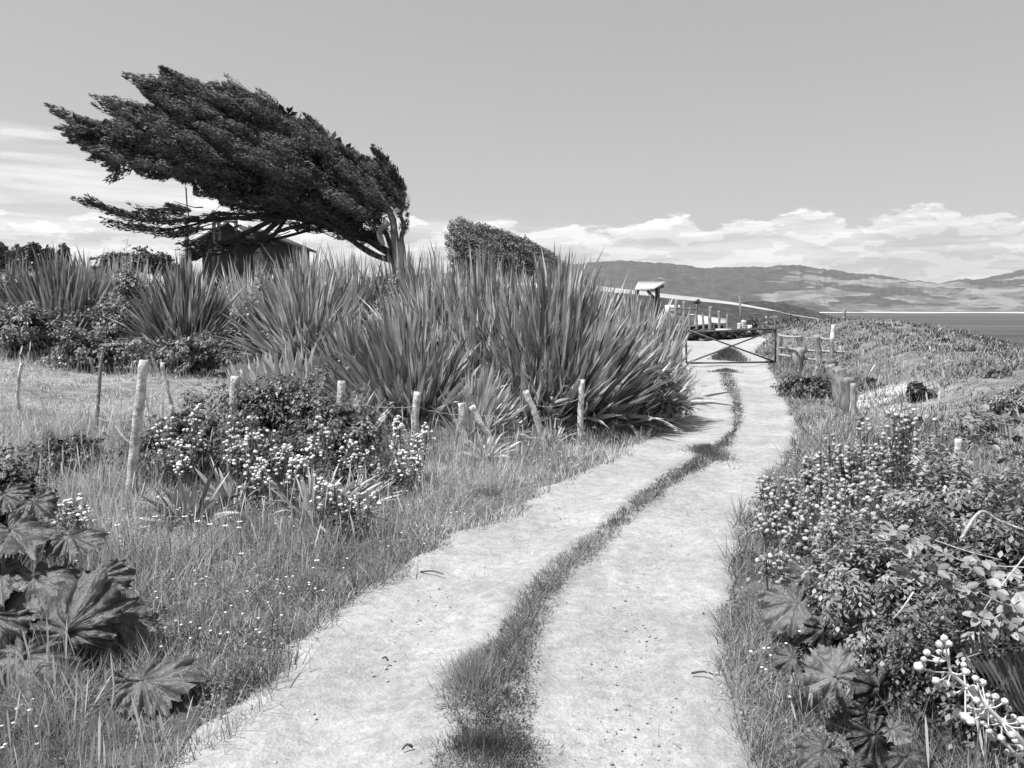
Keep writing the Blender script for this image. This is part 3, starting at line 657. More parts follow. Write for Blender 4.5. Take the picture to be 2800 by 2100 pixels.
def plume(mb, S0, Dir, l, r, n, t0):
    t = rng.random(n); ax = unit(Dir); o = R3(n); o = unit(o - ax * (o @ ax)[:, None])
    rr = r * np.sin(pi * np.clip(t, 0.02, 1) ** 0.75) * (0.45 + 0.6 * rng.random(n)) + 0.02
    P = S0 + ax * (t * l)[:, None] + o * rr[:, None]; P[:, 2] += 0.12 * l * t ** 2 * 0
    leaves(mb, P, o + R3(n) * 0.35, (0.13 if n > 100 else .17) * (0.5 + 0.9 * rng.random(n)), 0.27, np.clip(t0 + rng.normal(0, 0.12, n), 0, 1), False, D=ax + o * 0.45 + R3(n) * 0.3)
def flow(p):
    """wind direction in the picture at a place of the crown"""
    top = np.interp(p[0], [120, 368, 500, 720, 870], [238, 158, 184, 292, 410]); bot = np.interp(p[0], [120, 260, 430, 700, 870], [300, 370, 420, 485, 470])
    s_ = np.clip((bot - p[1]) / max(bot - top, 1), 0, 1)
    a = np.interp(s_, [0, 0.35, 1], [0.02, 0.30, 0.55])
    if p[0] > 640: a += 0.20 * s_
    return np.array([-cos(a), 0, sin(a)])
mb = MB()
c = rng.uniform([110, 150], [880, 505], (9000, 2)); c = c[inpoly(c, OUT)]; dd_ = pdist(c, OUT)
Nn = 0
for p, db in zip(c, dd_):
    if Nn > 1050: break
    T = min(2.9, 1.15 * math.sqrt(max(db * PXM, 0.01)))
    fl_ = flow(p); a_ = p[0] * -fl_[0] + p[1] * fl_[2]; b_ = p[0] * fl_[2] + p[1] * -fl_[0]; bul = float(vn(np.array(p[0] / 62.0 + 3), np.array((p[1] - .45 * p[0]) / 21.0)) * .65 + vn(np.array(p[0] / 30.0), np.array((p[1] - .45 * p[0]) / 11.0 + 9)) * .35)
    back = rng.random() < .25
    if not back and bul < .33 and db > 14: continue
    sy = T * rng.uniform(.5, 1) if back else -T * (0.25 + 1.05 * (bul - .3) / .7 + rng.uniform(-.06, .06))
    l = rng.uniform(0.7, 1.5) * (0.45 + 0.55 * min(1, db / 30)); d = flow(p) + np.array([0, rng.normal(0, 0.16), rng.normal(0, 0.10)])
    s0 = tp(p[0], p[1], sy) - TO - d * l * 0.5
    plume(mb, s0, d, l, rng.uniform(0.17, 0.36) * (0.45 + 0.55 * min(1, db / 22)), 170, rng.uniform(0.2, 0.85)); Nn += 1
# dense inner filling, plane by plane; dark tint stands for shade in gaps
c = rng.uniform([130, 160], [880, 505], (16000, 2)); c = c[inpoly(c, OUT)]; dd_ = pdist(c, OUT); c = c[dd_ > 9]; dd_ = dd_[dd_ > 9]
P = np.array([tp(a, b, 0) for a, b in c]) - TO; P[:, 1] += rng.uniform(-0.6, 0.6, len(P)) * np.sqrt(dd_ * PXM)
leaves(mb, P, R3(len(P)), 0.42, 0.6, 0.15)
# streaming tips
TIPS = [((190, 268), (112, 236)), ((215, 285), (130, 280)), ((190, 300), (135, 284)), ((300, 245), (208, 203)), ((290, 262), (215, 226)), ((355, 200), (276, 166)), ((400, 185), (300, 176)), ((420, 190), (355, 152)), ((450, 200), (385, 165)), ((555, 215), (492, 171)), ((600, 235), (560, 200)), ((330, 250), (255, 222)), ((230, 305), (160, 308)), ((260, 330), (205, 335)), ((290, 350), (240, 383)), ((250, 275), (180, 262)), ((700, 285), (660, 252)), ((360, 380), (300, 372)), ((840, 355), (805, 322)), ((520, 205), (455, 180))]
for a, b in TIPS:
    A = tp(*a, rng.uniform(-0.8, 0.8)) - TO; B = tp(*b, rng.uniform(-0.8, 0.8)) - TO; d = B - A; l = np.linalg.norm(d)
    for q in range(3): plume(mb, A + rng.normal(0, 0.1, 3) + d * 0.12 * q, d, l * (1.05 - 0.12 * q), 0.17, 99, 0.35)
# the long low limb on the left and the ragged mass under the crown
for a, b, r_ in [((300, 468), (182, 437), .12), ((260, 462), (195, 440), .1), ((330, 480), (250, 462), .2), ((380, 478), (290, 462), .2), ((400, 462), (320, 455), .15), ((330, 497), (238, 480), .18), ((390, 505), (300, 490), .16), ((430, 470), (350, 480), .15), ((430, 500), (370, 508), .12), ((440, 492), (350, 498), .14), ((415, 455), (370, 452), .1), ((480, 532), (400, 528), .16), ((520, 540), (430, 530), .18), ((560, 520), (480, 535), .12),
             ((520, 462), (450, 468), .13), ((580, 455), (500, 450), .2), ((640, 470), (560, 452), .22), ((640, 450), (540, 445), .22), ((700, 462), (600, 450), .25), ((740, 478), (640, 462), .28), ((760, 495), (660, 478), .28), ((800, 500), (700, 490), .28), ((815, 480), (720, 460), .3), ((830, 505), (740, 505), .22), ((830, 515), (780, 512), .18), ((800, 455), (700, 440), .3), ((780, 470), (680, 455), .3), ((872, 440), (845, 385), .2), ((874, 430), (850, 372), .2), ((868, 425), (835, 360), .22), ((870, 455), (852, 410), .18), ((830, 520), (770, 495), .25), ((840, 500), (780, 470), .3), ((835, 480), (770, 450), .3), ((800, 520), (730, 505), .18), ((700, 500), (640, 490), .12), ((620, 480), (560, 470), .12), ((600, 530), (520, 520), .12), ((560, 545), (440, 545), .2), ((480, 548), (410, 540), .2)]:
    for q in range(3):
        A = tp(a[0], a[1], rng.uniform(-1, 1)) - TO; B = tp(b[0], b[1], rng.uniform(-1, 1)) - TO; d = B - A; l = np.linalg.norm(d)
        plume(mb, A, d + rng.normal(0, 0.08, 3), l, r_ * 1.2, 99, 0.12); plume(mb, A + d * .2, d + rng.normal(0, 0.15, 3), l, r_, 80, 0.12)  # dark tint puts the underside's shade into the foliage colour
for a, b, dy_ in [((835, 425), (760, 380), -1.5), ((820, 400), (750, 355), -1.3), ((845, 445), (780, 410), -1.3), ((850, 465), (800, 440), -1.2), ((868, 470), (850, 430), -1.0), ((870, 500), (880, 470), -.7), ((825, 470), (760, 450), -1.3), ((862, 430), (830, 385), -1.1), ((876, 455), (868, 415), -.8), ((840, 500), (800, 485), -.9)]:
    A = tp(*a, dy_) - TO; B = tp(*b, dy_) - TO; d = B - A
    for q in range(2): plume(mb, A + rng.normal(0, .08, 3), d, np.linalg.norm(d) * 1.1, .24, 150, .3)
mb.build('crown', M['cypress'], tree)
mb = MB()
def tt_(L, r0, r1, tint=0.3, seg=7, dy=0.0): 
    pts = np.array([tp(a, b, dy + (c_[0] if c_ else 0)) for a, b, *c_ in L]) - TO
    tube(mb, pts, np.linspace(r0, r1, len(pts)), seg, tint, 0.20, 5)
root = lambda a: (a, 560)
tt_([(862, 585), (859, 545), (852, 510), (848, 475), (832, 440), (814, 408), (802, 385)], 0.22, 0.06, 0.5, 12, -0.75)
tt_([(872, 585), (872, 545), (868, 515), (874, 488), (866, 465), (872, 445), (864, 425)], 0.12, 0.05, 0.45, 10, -0.5)
tt_([(856, 585), (850, 550), (836, 510), (815, 475), (790, 445), (750, 430)], 0.13, 0.06, 0.15, 9, -0.2)
tt_([(840, 480), (820, 500), (828, 530)], 0.12, 0.1, 0.7, 7, -1.1)
for L, a, b in [([(845, 560), (800, 545), (700, 480), (600, 455), (500, 440)], .2, .05), ([(846, 550), (760, 500), (640, 470), (520, 470), (400, 478), (300, 470)], .16, .03),
                ([(410, 560), (430, 540), (500, 520), (560, 490), (640, 455), (720, 432)], .20, .07), ([(520, 555), (560, 515), (600, 480), (660, 450), (740, 430)], .16, .05), ([(540, 545), (600, 500), (690, 478), (770, 470)], .11, .04),
                ([(585, 515), (620, 470), (640, 435)], .09, .05), ([(640, 500), (665, 470), (668, 440)], .07, .04), ([(420, 560), (470, 535), (560, 525), (660, 500), (730, 485)], .10, .03), ([(460, 545), (520, 505), (600, 470)], .08, .03), ([(610, 500), (700, 470), (760, 462)], .06, .03), ([(430, 470), (350, 478), (270, 468), (190, 440)], .06, .015), ([(450, 478), (360, 495), (260, 482)], .05, .015), ([(440, 480), (380, 512), (300, 500)], .03, .012), ([(470, 460), (560, 462), (650, 445)], .05, .03), ([(550, 470), (600, 455), (640, 460), (700, 452)], .04, .02),
                ([(402, 405), (404, 440), (408, 470)], .03, .02), ([(500, 445), (520, 475), (560, 470)], .03, .02)]:
    tt_(L, a, b, 0.0, 6, rng.uniform(-0.7, 0.7))
for i in range(46):
    a = rng.uniform(430, 800); b = rng.uniform(440, 510); tt_([(a, b), (a - rng.uniform(20, 50), b + rng.uniform(-8, 14)), (a - rng.uniform(60, 90), b + rng.uniform(-16, 20))], 0.03, 0.01, 0.0, 4, rng.uniform(-0.8, 0.8))
mb.build('trunk', M['bark'], tree)

# ------------------------------------------------------------------ distant trees on the left skyline
for (u0, u1, vt, y, lab, t0) in [(-15, 28, 662, 85, 'round dark tree on the skyline at the very left edge', .2), (28, 60, 672, 88, 'lower round tree on the skyline, second from the left edge', .3), (52, 82, 664, 84, 'small domed tree on the left skyline between its neighbours', .3), (76, 112, 654, 82, 'tallest dark tree of the row on the left skyline', .1), (104, 150, 668, 86, 'dark wedge shaped tree trailing off the left skyline row', .1), (160, 186, 666, 90, 'lone little tree on the skyline above the leftmost dark flax', .15)]:
    a, b = at(u0, vt, y), at(u1, vt, y); xc_ = (a[0] + b[0]) / 2; z0 = float(height(xc_, y)) - 0.2
    t = thing('distant_tree', (xc_, y, z0), lab, 'tree', 'trees on the left skyline'); h = a[2] - z0
    mb = MB(); rx = (b[0] - a[0]) / 2; leafcloud(mb, (0, 0, h * 0.62), (rx * .9, rx, h * 0.32), 1500, 0.35, 0.3, 30, (t0, t0 + .2), hemi=False); mb.build('crown', M['leaf'], t)
    mb = MB(); tube(mb, [(0, 0, 0), (0.05, 0, h * 0.4), (0, 0, h * 0.7)], [0.2, 0.15, 0.08], 7, 0.3, 0.05); mb.build('trunk', M['bark'], t)
shrub(240, 500, 676, 62, 3.0, 'low dark hedge of trees showing over the flax left of the cypress', 5000, 0.26, (0.0, 0.2), 'hedge', 'hedge', twigs=0, nc=60, clump=0.22)
# grey windswept bush behind the flax
t = thing('windswept_bush', G(fx(1330, 24), 24), 'grey wind-shaped bush rising behind the big flax clump', 'bush')
TB = np.array(t.location); mb = MB()
BO = np.array([(975, 500), (982, 478), (1005, 472), (1060, 484), (1110, 502), (1160, 522), (1200, 545), (1230, 570), (1000, 620), (980, 560)], float)
c = rng.uniform([960, 455], [1235, 620], (1500, 2)); c = c[inpoly(c, BO)]; dd_ = pdist(c, BO)
for p, db in list(zip(c, dd_))[:620]:
    p = p + [0, 8]; T = 0.75 * math.sqrt(db * 24 / F * SC + .01) * 1.4; s0 = at(p[0] * SC, p[1] * SC, 24 + rng.uniform(-1, 1) * T) - TB
    d = np.array([-0.75, rng.normal(0, .25), 0.42]) + rng.normal(0, 0.12, 3); n = 70; ax = unit(d); l = 0.45
    tq = rng.random(n); o = R3(n); P = s0 - ax * l * .5 + ax * (tq * l)[:, None] + o * 0.07
    leaves(mb, P, o + np.array([0, 0, .4]), 0.075, 0.4, np.clip(rng.normal(0.42, 0.14, n), 0, 1), D=ax + R3(n) * 0.5)
mb.build('foliage', M['leaf'], t)
mb = MB()
for i in range(7): 
    e = at(rng.uniform(980, 1180) * SC, rng.uniform(490, 530) * SC, 24) - TB; tube(mb, [np.zeros(3), e * 0.5 + rng.normal(0, .1, 3), e], [0.07, 0.05, 0.02], 6, 0.4, 0.05, 4)
mb.build('stems', M['bark'], t)

# ------------------------------------------------------------------ shrubs on the left
SH = [
 (-60, 190, 800, 17.5, 1.3, 'bramble thicket with pale tips at the left edge below the flax', 9000, .075, (.25, .65)),
 (-40, 80, 700, 20.5, .9, 'bramble climbing the left edge beside the first flax', 4000, .08, (.2, .6)),
 (200, 480, 790, 19, 1.3, 'bramble thicket filling the gap between the two dark flax bushes', 9000, .08, (.2, .6)),
 (280, 420, 665, 22.5, .9, 'bramble arching over the flax tops left of centre', 4000, .08, (.35, .7)),
 (640, 790, 745, 18.5, 1.0, 'dark bramble between the flax under the tree and the one before the trunk', 6000, .075, (.1, .5)),
 (100, 420, 890, 15.5, 1.0, 'low grey scrub along the back of the grazed patch', 8000, .06, (.2, .5)),
 (330, 700, 895, 15.8, 1.0, 'low scrub with dry grass under the dark middle flax', 7000, .06, (.2, .55)),
 (1000, 1170, 715, 17.5, .9, 'grey-leaved bush between the flax clumps right of the trunk', 5000, .06, (.35, .65)),
 (880, 1020, 925, 11.2, .6, 'dark bramble squeezed between the small flax and the large one', 4000, .05, (.1, .45)),
 (520, 1000, 985, 8.9, .8, 'dark leafy shrub standing behind the white button flowers', 20000, .04, (.08, .4)),
 (760, 1080, 1050, 8.3, .6, 'leafy shrub right of the flowers, at the foot of the fence post', 8000, .04, (.15, .5)),
 (360, 660, 1060, 7.9, .6, 'leafy shrub between the tall fence post and the flowers', 7000, .035, (.12, .45)),
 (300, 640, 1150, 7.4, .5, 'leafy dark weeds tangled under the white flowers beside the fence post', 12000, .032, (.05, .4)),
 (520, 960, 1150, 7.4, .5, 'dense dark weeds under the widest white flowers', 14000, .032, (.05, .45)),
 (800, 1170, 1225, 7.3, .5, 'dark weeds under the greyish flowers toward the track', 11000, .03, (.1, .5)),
 (560, 1000, 1330, 6.3, .4, 'low weeds in front of the strap-leaved clumps', 9000, .026, (.1, .5)),
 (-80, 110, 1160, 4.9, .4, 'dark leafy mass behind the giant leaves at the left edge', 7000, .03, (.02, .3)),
 (-60, 300, 1560, 4.15, .25, 'small leaves crowded under the giant leaves, shade put into their dark colour', 7000, .03, (.03, .2)),  # low leaf tints carry the shade under the giant leaves
 (60, 260, 1200, 7.4, .5, 'dry twiggy bush left of the tall fence post', 6000, .03, (.1, .4)),
 (60, 310, 1165, 7.6, .55, 'small dark gorse bush left of the tall fence post', 6000, .03, (.0, .25)),
 (1620, 1890, 985, 12.6, .8, 'dark leafy bramble at the foot of the flax by the bend', 10000, .07, (.05, .45)),
 (1440, 1700, 1060, 11.5, .5, 'tangle of dark bramble behind the last leaning posts', 6000, .05, (.05, .35)),
]
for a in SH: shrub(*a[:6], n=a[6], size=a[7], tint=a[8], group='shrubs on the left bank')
# ------------------------------------------------------------------ shrubs on the right
SHR = [
 (2130, 2290, 1015, 17.5, 1.0, 'dark spiky juniper-like bush between the track and the stub fence', 7000, .06, (.0, .25)),
 (2560, 3000, 1270, -1.0, .8, 'tall dark shrub with tiny leaves at the right edge', 26000, .026, (.0, .4)),
 (2220, 2620, 1400, -.7, .7, 'dense small-leaved thorny shrub right of the track bend', 26000, .024, (.2, .75)),
 (2480, 2950, 1520, -.75, .5, 'thorny shrub with dead twigs above the round white seed heads', 26000, .020, (.03, .55)),
 (2290, 2480, 1490, -.5, .35, 'low thorny shrub behind the big ribbed leaves', 14000, .020, (.2, .7)),
 (2440, 2620, 1680, -.5, .22, 'thorny shrub hanging over the hollow, darkened to carry its shade', 12000, .016, (.0, .2)),  # low tints put the hollow's shade into the leaf colour
 (2460, 2800, 1200, -.9, .9, 'grey-green shrub behind the white flowers on the slope', 18000, .034, (.3, .8)),
 (2560, 2900, 1860, -.35, .3, 'leafy low shrub beneath the round white seed heads', 9000, .024, (.0, .35)),  # tints lowered here as well, shade of the hollow in the colour
 (2620, 2760, 1120, 10.0, .6, 'rough scrub patch on the slope below the grey bush', 5000, .04, (.2, .55)),
 (2440, 2560, 1130, 11.5, .6, 'rough dark heath patch in the hollow of the slope', 4000, .04, (.1, .4)),
 (2480, 2545, 1030, 14.5, .25, 'small black bush in the middle of the grassy slope', 1500, .06, (.0, .1)),
 (2355, 2405, 1025, 17.5, .3, 'small round dark bush at the top of the bare sandy path', 1200, .06, (.05, .2)),
 (2560, 2680, 1180, 9.5, .5, 'low brambly tuft on the slope under the bare cane', 3000, .045, (.3, .6)),
 (2700, 2830, 1050, 11.5, .6, 'grey low bush on the slope near the right edge', 4000, .045, (.4, .7)),
 (2690, 2760, 1010, 14.5, .4, 'small grey bush higher on the slope near the right edge', 2000, .05, (.3, .5)),
 (2610, 2650, 1005, 16.5, .3, 'dark low tuft beneath the skyline of the slope', 900, .06, (.1, .3)),
 (2560, 2610, 935, 24, .4, 'smallest bush beside the ridge of the slope', 900, .08, (.1, .3)),
 (2080, 2135, 855, 78, 2.0, 'pale round tree beyond the gate beside the white posts', 2500, .3, (.4, .6)),
 (2130, 2200, 858, 82, 2.2, 'dark shrubby tree beyond the right gate post', 2500, .3, (.05, .3)),
 (2170, 2215, 868, 75, 1.6, 'small pale tree beyond the rail fence', 1800, .3, (.35, .55)),
 (2210, 2262, 866, 80, 2.0, 'pale bushy tree at the end of the row beyond the rail fence', 2200, .3, (.3, .55)),
 (2010, 2100, 868, 84, 2.0, 'dark scrub behind the pole beyond the gate', 2500, .3, (.05, .25)),
 (2250, 2330, 884, 70, 2.0, 'dark scrub where the grassy ridge meets the headland', 2500, .3, (.05, .25)),
]
for i, a in enumerate(SHR): shrub(*a[:6], n=a[6], size=a[7], tint=a[8], group='shrubs on the right slope' if i < 17 else 'trees beyond the gate', twigs=140 if i in (1, 2, 3, 4, 5, 6) else 30, name='shrub' if i < 17 else 'small_tree', cat='shrub' if i < 17 else 'tree')

# ------------------------------------------------------------------ white button flowers
HEADM = []
for q in range(8):
    mb = MB(); balls(mb, np.zeros((1, 3)), 1, ICO2, .72, 0.05 + .135 * q, .13); o = mb.build('flower_head', M['flower']); HEADM.append(o.data); bpy.data.objects.remove(o)
def button_plant(u, vt, y, nst, nh, label, wid=0.22, hs=0.0168, group='white button flowers on the left bank', vb=None, leafy=True):
    if y < 0: y = solve_top(u, vt, -y)
    top = at(u, vt, y); x = top[0]; z0 = float(height(x, y)) - 0.02; h = top[2] - z0
    t = thing('button_flower_plant', (x, y, z0), label, 'flowering plant', group)
    ms, mf, ml = MB(), MB(), MB(); hp = []
    for s_ in range(nst):
        a = rng.random() * 2 * pi; rr = wid * math.sqrt(rng.random()); hh = h * rng.uniform(0.72, 1.0)
        e = np.array([rr * cos(a), rr * sin(a) * 0.7, hh]); b = np.array([rr * 0.3 * cos(a), rr * 0.2 * sin(a), 0])
        ms = MB()
        tube(ms, [b, (b + e) / 2 + rng.normal(0, .02, 3), e], [0.006, 0.005, 0.003], 4, 0.3, 0, 3)
        k = nh; q = rng.random(k) ** 1.6
        P = e - np.array([0, 0, 1]) * (q * hh * 0.42)[:, None]; rad = 0.03 + 0.07 * q
        aa = rng.random(k) * 2 * pi; P = P + np.stack([rad * np.cos(aa), rad * np.sin(aa), rng.normal(0, .012, k)], 1)
        hp.append(P)
        for pp in P[::2]: tube(ms, [e - np.array([0, 0, hh * 0.3]), pp], [0.003, 0.002], 3, 0.4, cap=False)
        ms.build('stem', M['weed'], t)
        n = 40; zz_ = rng.random(n); Pl = b + (e - b) * zz_[:, None] + rng.normal(0, .015, (n, 3))
        blades(ml, Pl, R3(n) + np.array([0, 0, .4]), 0.07 * (1.2 - zz_ * .7), 0.014, 0.3, 3, 'leaf', rng.uniform(.2, .6, n))
    ml.build('leaves', M['leaf'], t)
    hp = np.vstack(hp); hp = hp[rng.permutation(len(hp))[:98]]
    for P in hp:
        o = bpy.data.objects.new('flower_head', HEADM[rng.integers(0, 4) if hs > .017 else rng.integers(4, 8)]); col.objects.link(o); o.parent = t; o.location = tuple(P)
        o.scale = (hs * rng.uniform(.62, 1.08),) * 3; o.rotation_euler = tuple(rng.normal(0, .35, 3))
    return t
BL = [
 (440, 1108, 6.9, 3, 16, 'white button flowers just right of the tall fence post', .12),
 (520, 1102, 6.9, 3, 16, 'tallest narrow stem of white button flowers near the fence post', .08),
 (480, 1195, 6.7, 5, 20, 'thick low bunch of white button flowers above the left iris clump', .16),
 (650, 1130, 6.8, 6, 26, 'tall white button flower plant left of the centre of the flower bed', .20),
 (725, 1165, 6.8, 7, 28, 'widest and whitest button flower plant in the flower bed', .22),
 (680, 1240, 6.5, 6, 22, 'button flower plant drooping below the widest one', .2),
 (850, 1130, 6.9, 4, 18, 'button flower plant with a flat white head right of the widest one', .14),
 (790, 1220, 6.6, 4, 16, 'short button flower plant between the widest and the flat-headed one', .14),
 (980, 1190, 7.2, 4, 16, 'sparse button flower plant right of the leafy shrub', .14),
 (1130, 1140, 7.6, 6, 22, 'tall button flower plant in front of the second fence post', .15),
 (1110, 1230, 7.2, 5, 18, 'button flower plant at the edge of the bright grass', .16),
 (910, 1300, 5.9, 5, 15, 'loose greyish button flower plant above the bent strap leaves', .16),
 (985, 1335, 5.9, 4, 14, 'short greyish button flower plant nearest the track', .14),
 (205, 1350, 5.4, 5, 20, 'round bunch of white button flowers behind the giant leaves', .10),
 (150, 1420, 5.0, 3, 10, 'few white button flowers peeping over the giant leaves', .10)]
for a in BL: button_plant(*a[:6], wid=a[6])
BR = [
 (2310, 1185, -.75, 5, 22, 'button flowers hugging the left side of the split post', .18), (2400, 1140, -.85, 4, 20, 'button flowers with a flat head below the sandy path', .14), (2470, 1100, -1.0, 5, 22, 'tallest button flower plant on the right, before the grassy slope', .18),
 (2520, 1145, -.85, 6, 20, 'button flowers crowding the short post on the right', .2), (2360, 1215, -.65, 7, 18, 'button flowers right of the low stubs', .24), (2450, 1235, -.65, 7, 18, 'button flowers under the short post', .24),
 (2240, 1240, -.6, 5, 20, 'button flowers at the foot of the stub fence', .2), (2150, 1290, -.55, 6, 18, 'button flowers leaning over the right edge of the track', .2), (2230, 1310, -.6, 8, 16, 'large button flower plant spreading toward the track', .26),
 (2330, 1290, -.65, 8, 16, 'button flower plant in the thick of the right-hand bed', .26), (2170, 1400, -.5, 7, 14, 'button flower plant above the grass at the track edge', .22), (2270, 1390, -.55, 7, 14, 'dark-stemmed button flowers above the thorny shrub', .22),
 (2560, 1240, -.7, 4, 10, 'sparse button flowers on the right fading into the shrub', .2), (2150, 1500, -.4, 5, 12, 'lowest button flowers on the right-hand verge', .18), (2420, 1330, -.6, 6, 12, 'button flowers thinning out behind the thorny shrub', .24), (2110, 1370, -.4, 4, 12, 'small button flower plant nearest the right wheel track', .14)]
for a in BR: button_plant(*a[:6], wid=a[6], group='white button flowers on the right bank', hs=0.0175)

# ------------------------------------------------------------------ strap-leaved clumps
def strap(u, v, h, n, label, spread=1.5, width=0.035, t0=(0.15, 0.8), lean=(0, 0)):
    p = ground(u, v); t = thing('strap_leaf_plant', p - [0, 0, .03], label, 'strap-leaved plant', 'strap-leaved plants on the left bank')
    a = rng.random(n) * 2 * pi; pol = spread * rng.random(n) ** 0.6; r = 0.07 * rng.random(n)
    P = np.stack([r * np.cos(a), r * np.sin(a), 0 * a], 1); D = np.stack([np.sin(pol) * np.cos(a) + lean[0], np.sin(pol) * np.sin(a) + lean[1], np.cos(pol) + 0.2], 1)
    mb = MB(); blades(mb, P, D, h * rng.uniform(.6, 1.1, n), width * rng.uniform(.7, 1.2, n), rng.uniform(.15, .55, n), 8, 'flax', rng.uniform(*t0, n), fold=0.15); mb.build('leaves', M['flax'], t)
strap(520, 1440, .62, 90, 'dark arching strap-leaved clump with daisies at its foot', 1.35, .042, (0, .55))
strap(640, 1400, .6, 60, 'upright strap-leaved clump behind the dark arching one', .8, .035, (.2, .9))
strap(860, 1440, .75, 110, 'mass of long strap leaves sweeping right to the grass', 1.1, .03, (.05, .8), (.45, -.1))
strap(960, 1400, .6, 70, 'strap leaves sweeping over beside the greyish flowers', 1.1, .028, (.05, .8), (.5, -.1))
strap(310, 1470, .35, 60, 'small wispy strap-leaved clump beside the giant leaves', 1.3, .02, (.3, .95), (.2, -.1))
strap(1330, 1255, .5, 50, 'small splayed clump at the foot of the leaning posts', 1.2, .03, (.3, .9))
strap(1510, 1215, .5, 50, 'small dry clump between the last two posts', .9, .025, (.5, 1))
# daisies at the iris foot
for i, (u, v) in enumerate([(505, 1412), (540, 1425), (574, 1433), (616, 1437), (655, 1426), (655, 1442), (424, 1412), (660, 1513), (866, 1532), (320, 1435)]):
    p = at(u, v, 5.1); x, y = p[0], p[1]; z0 = float(height(x, y)) - 0.01
    t = thing('daisy', (x, y, z0), ['daisy farthest left under the arching strap leaves', 'white daisy second under the arching strap leaves', 'largest white daisy in front of the strap leaves', 'yellow-centred small daisy right of the largest one', 'daisy at the right tip of the arching leaves, the upper of two', 'daisy at the right tip of the arching leaves, the lower of two', 'daisy in the bright grass left of the strap leaves', 'lone daisy in the verge below the strap leaves', 'lone daisy nearest the track in the left verge', 'lone daisy between the giant leaves and the fence post'][i].replace('yellow-centred', 'pale'), 'daisy', 'daisies in the left verge')
    h = p[2] - z0; mb = MB(); tube(mb, [(0, 0, 0), (0.01, 0, h * .5), (0, 0, h)], 0.0025, 4, .3); mb.build('stem', M['weed'], t)
    mb = MB(); n = 12; aa = np.arange(n) * 2 * pi / n; D = np.stack([np.cos(aa), np.sin(aa), 0 * aa + .15], 1); D[:, 1] -= 0; blades(mb, np.tile([[0, 0, h]], (n, 1)), D, .02, .011, .1, 2, 'flax', 1, side=np.stack([-np.sin(aa), np.cos(aa), 0 * aa], 1)); mb.build('petals', M['flower'], t)
    mb = MB(); balls(mb, np.array([[0, 0, h + .002]]), .007, ICO1, .5, 0.1); mb.build('flower_centre', M['flower'], t)

# ------------------------------------------------------------------ giant ribbed leaves (gunnera)
def gleaf(parent, c, R, nrm, tipdir, seed=0, tint=0.5, lobes=5, cup=0.18):
    r_ = np.random.default_rng(seed); nr, nth = 24, 150
    lobes = lobes + 2 * (seed % 2); th = np.linspace(-pi, pi, nth)                       # 0 = tip of the leaf, +-pi = the notch where the stalk joins
    lob = 0.5 + 0.5 * np.cos(th * lobes)
    Ro = R * (0.88 + 0.11 * lob ** 0.5) * (1 - 0.55 * np.exp(-((np.abs(th) - pi) / 0.22) ** 2)) * (0.76 + 0.24 * np.cos(th))
    Ro *= 1 + 0.13 * (np.abs(((th * 3.3 + seed) % 1) - 0.5) - .25) * 2 + 0.10 * (np.abs(((th * 8) % 1) - 0.5) - .25) * 2 + 0.04 * r_.normal(size=nth) + .06 * np.sin(th * 2 + seed)
    q = np.linspace(0.0, 1, nr)[:, None]; x = q * Ro * np.sin(th); y = q * Ro * np.cos(th)
    ridge = np.abs(np.sin(th * lobes)) ** 0.6; fine = np.abs(np.sin(q * 13 + np.abs(np.sin(th * lobes)) * 4.0))
    z = -cup * R * (q ** 2) * (1 + 0.5 * np.cos(2 * th + seed)) + 0.26 * R * q * (ridge - .5) * q + .05 * R * np.sin(q * 7 + seed) * np.sin(th * 2.0 + seed) + 0.03 * R * fine * q + 0.05 * R * np.sin(th * 3 + seed) * q ** 2
    nrm = unit(np.asarray(nrm, float)); tip = np.asarray(tipdir, float); tip = unit(tip - nrm * (tip @ nrm)); sx = np.cross(tip, nrm)
    V = c + x[..., None] * sx + y[..., None] * tip + z[..., None] * nrm
    vein = np.exp(-(np.sin(th * lobes / 2 * 1.0) / 0.10) ** 2)[None] * np.ones((nr, 1)) * 0.0
    veinl = np.exp(-((((th * lobes / (2 * pi)) + .5) % 1 - .5) / 0.022 * np.clip(q, .15, 1)) ** 2)
    T = np.clip(tint * (.85 + .3 * r_.random()) - .12 + 0.35 * veinl - 0.12 * (fine < .25), 0, 1)
    mb = MB(); idx = np.arange(nr * nth).reshape(nr, nth)
    Fc = np.stack([idx[:-1, :-1], idx[:-1, 1:], idx[1:, 1:], idx[1:, :-1]], -1).reshape(-1, 4)
    mb.add(V.reshape(-1, 3), Fc, T.ravel()); o = mb.build('leaf', M['gunnera'], parent, smooth=True)
    # stalk
    mb = MB(); b = np.array([c[0] * .4, c[1] * .4, 0]); tube(mb, [b, c * .6 + b * .4 + nrm * -.02, c - nrm * 0.01], [.014, .011, .008], 6, .8, 0, 4); mb.build('stalk', M['gunnera'], parent, smooth=True)
def gunnera(label, u, y, LV, group=None):
    x = at(u, 1500, y)[0]; p = G(x, y); t = thing('giant_leaf_plant', p, label, 'giant-leaved plant', group); 
    for i, (lu, lv, ly, R, nr, tip, ti) in enumerate(LV): gleaf(t, at(lu, lv, ly) - p, R, nr, tip, i + int(u), ti, cup=0.12 + 0.1 * (i % 3))
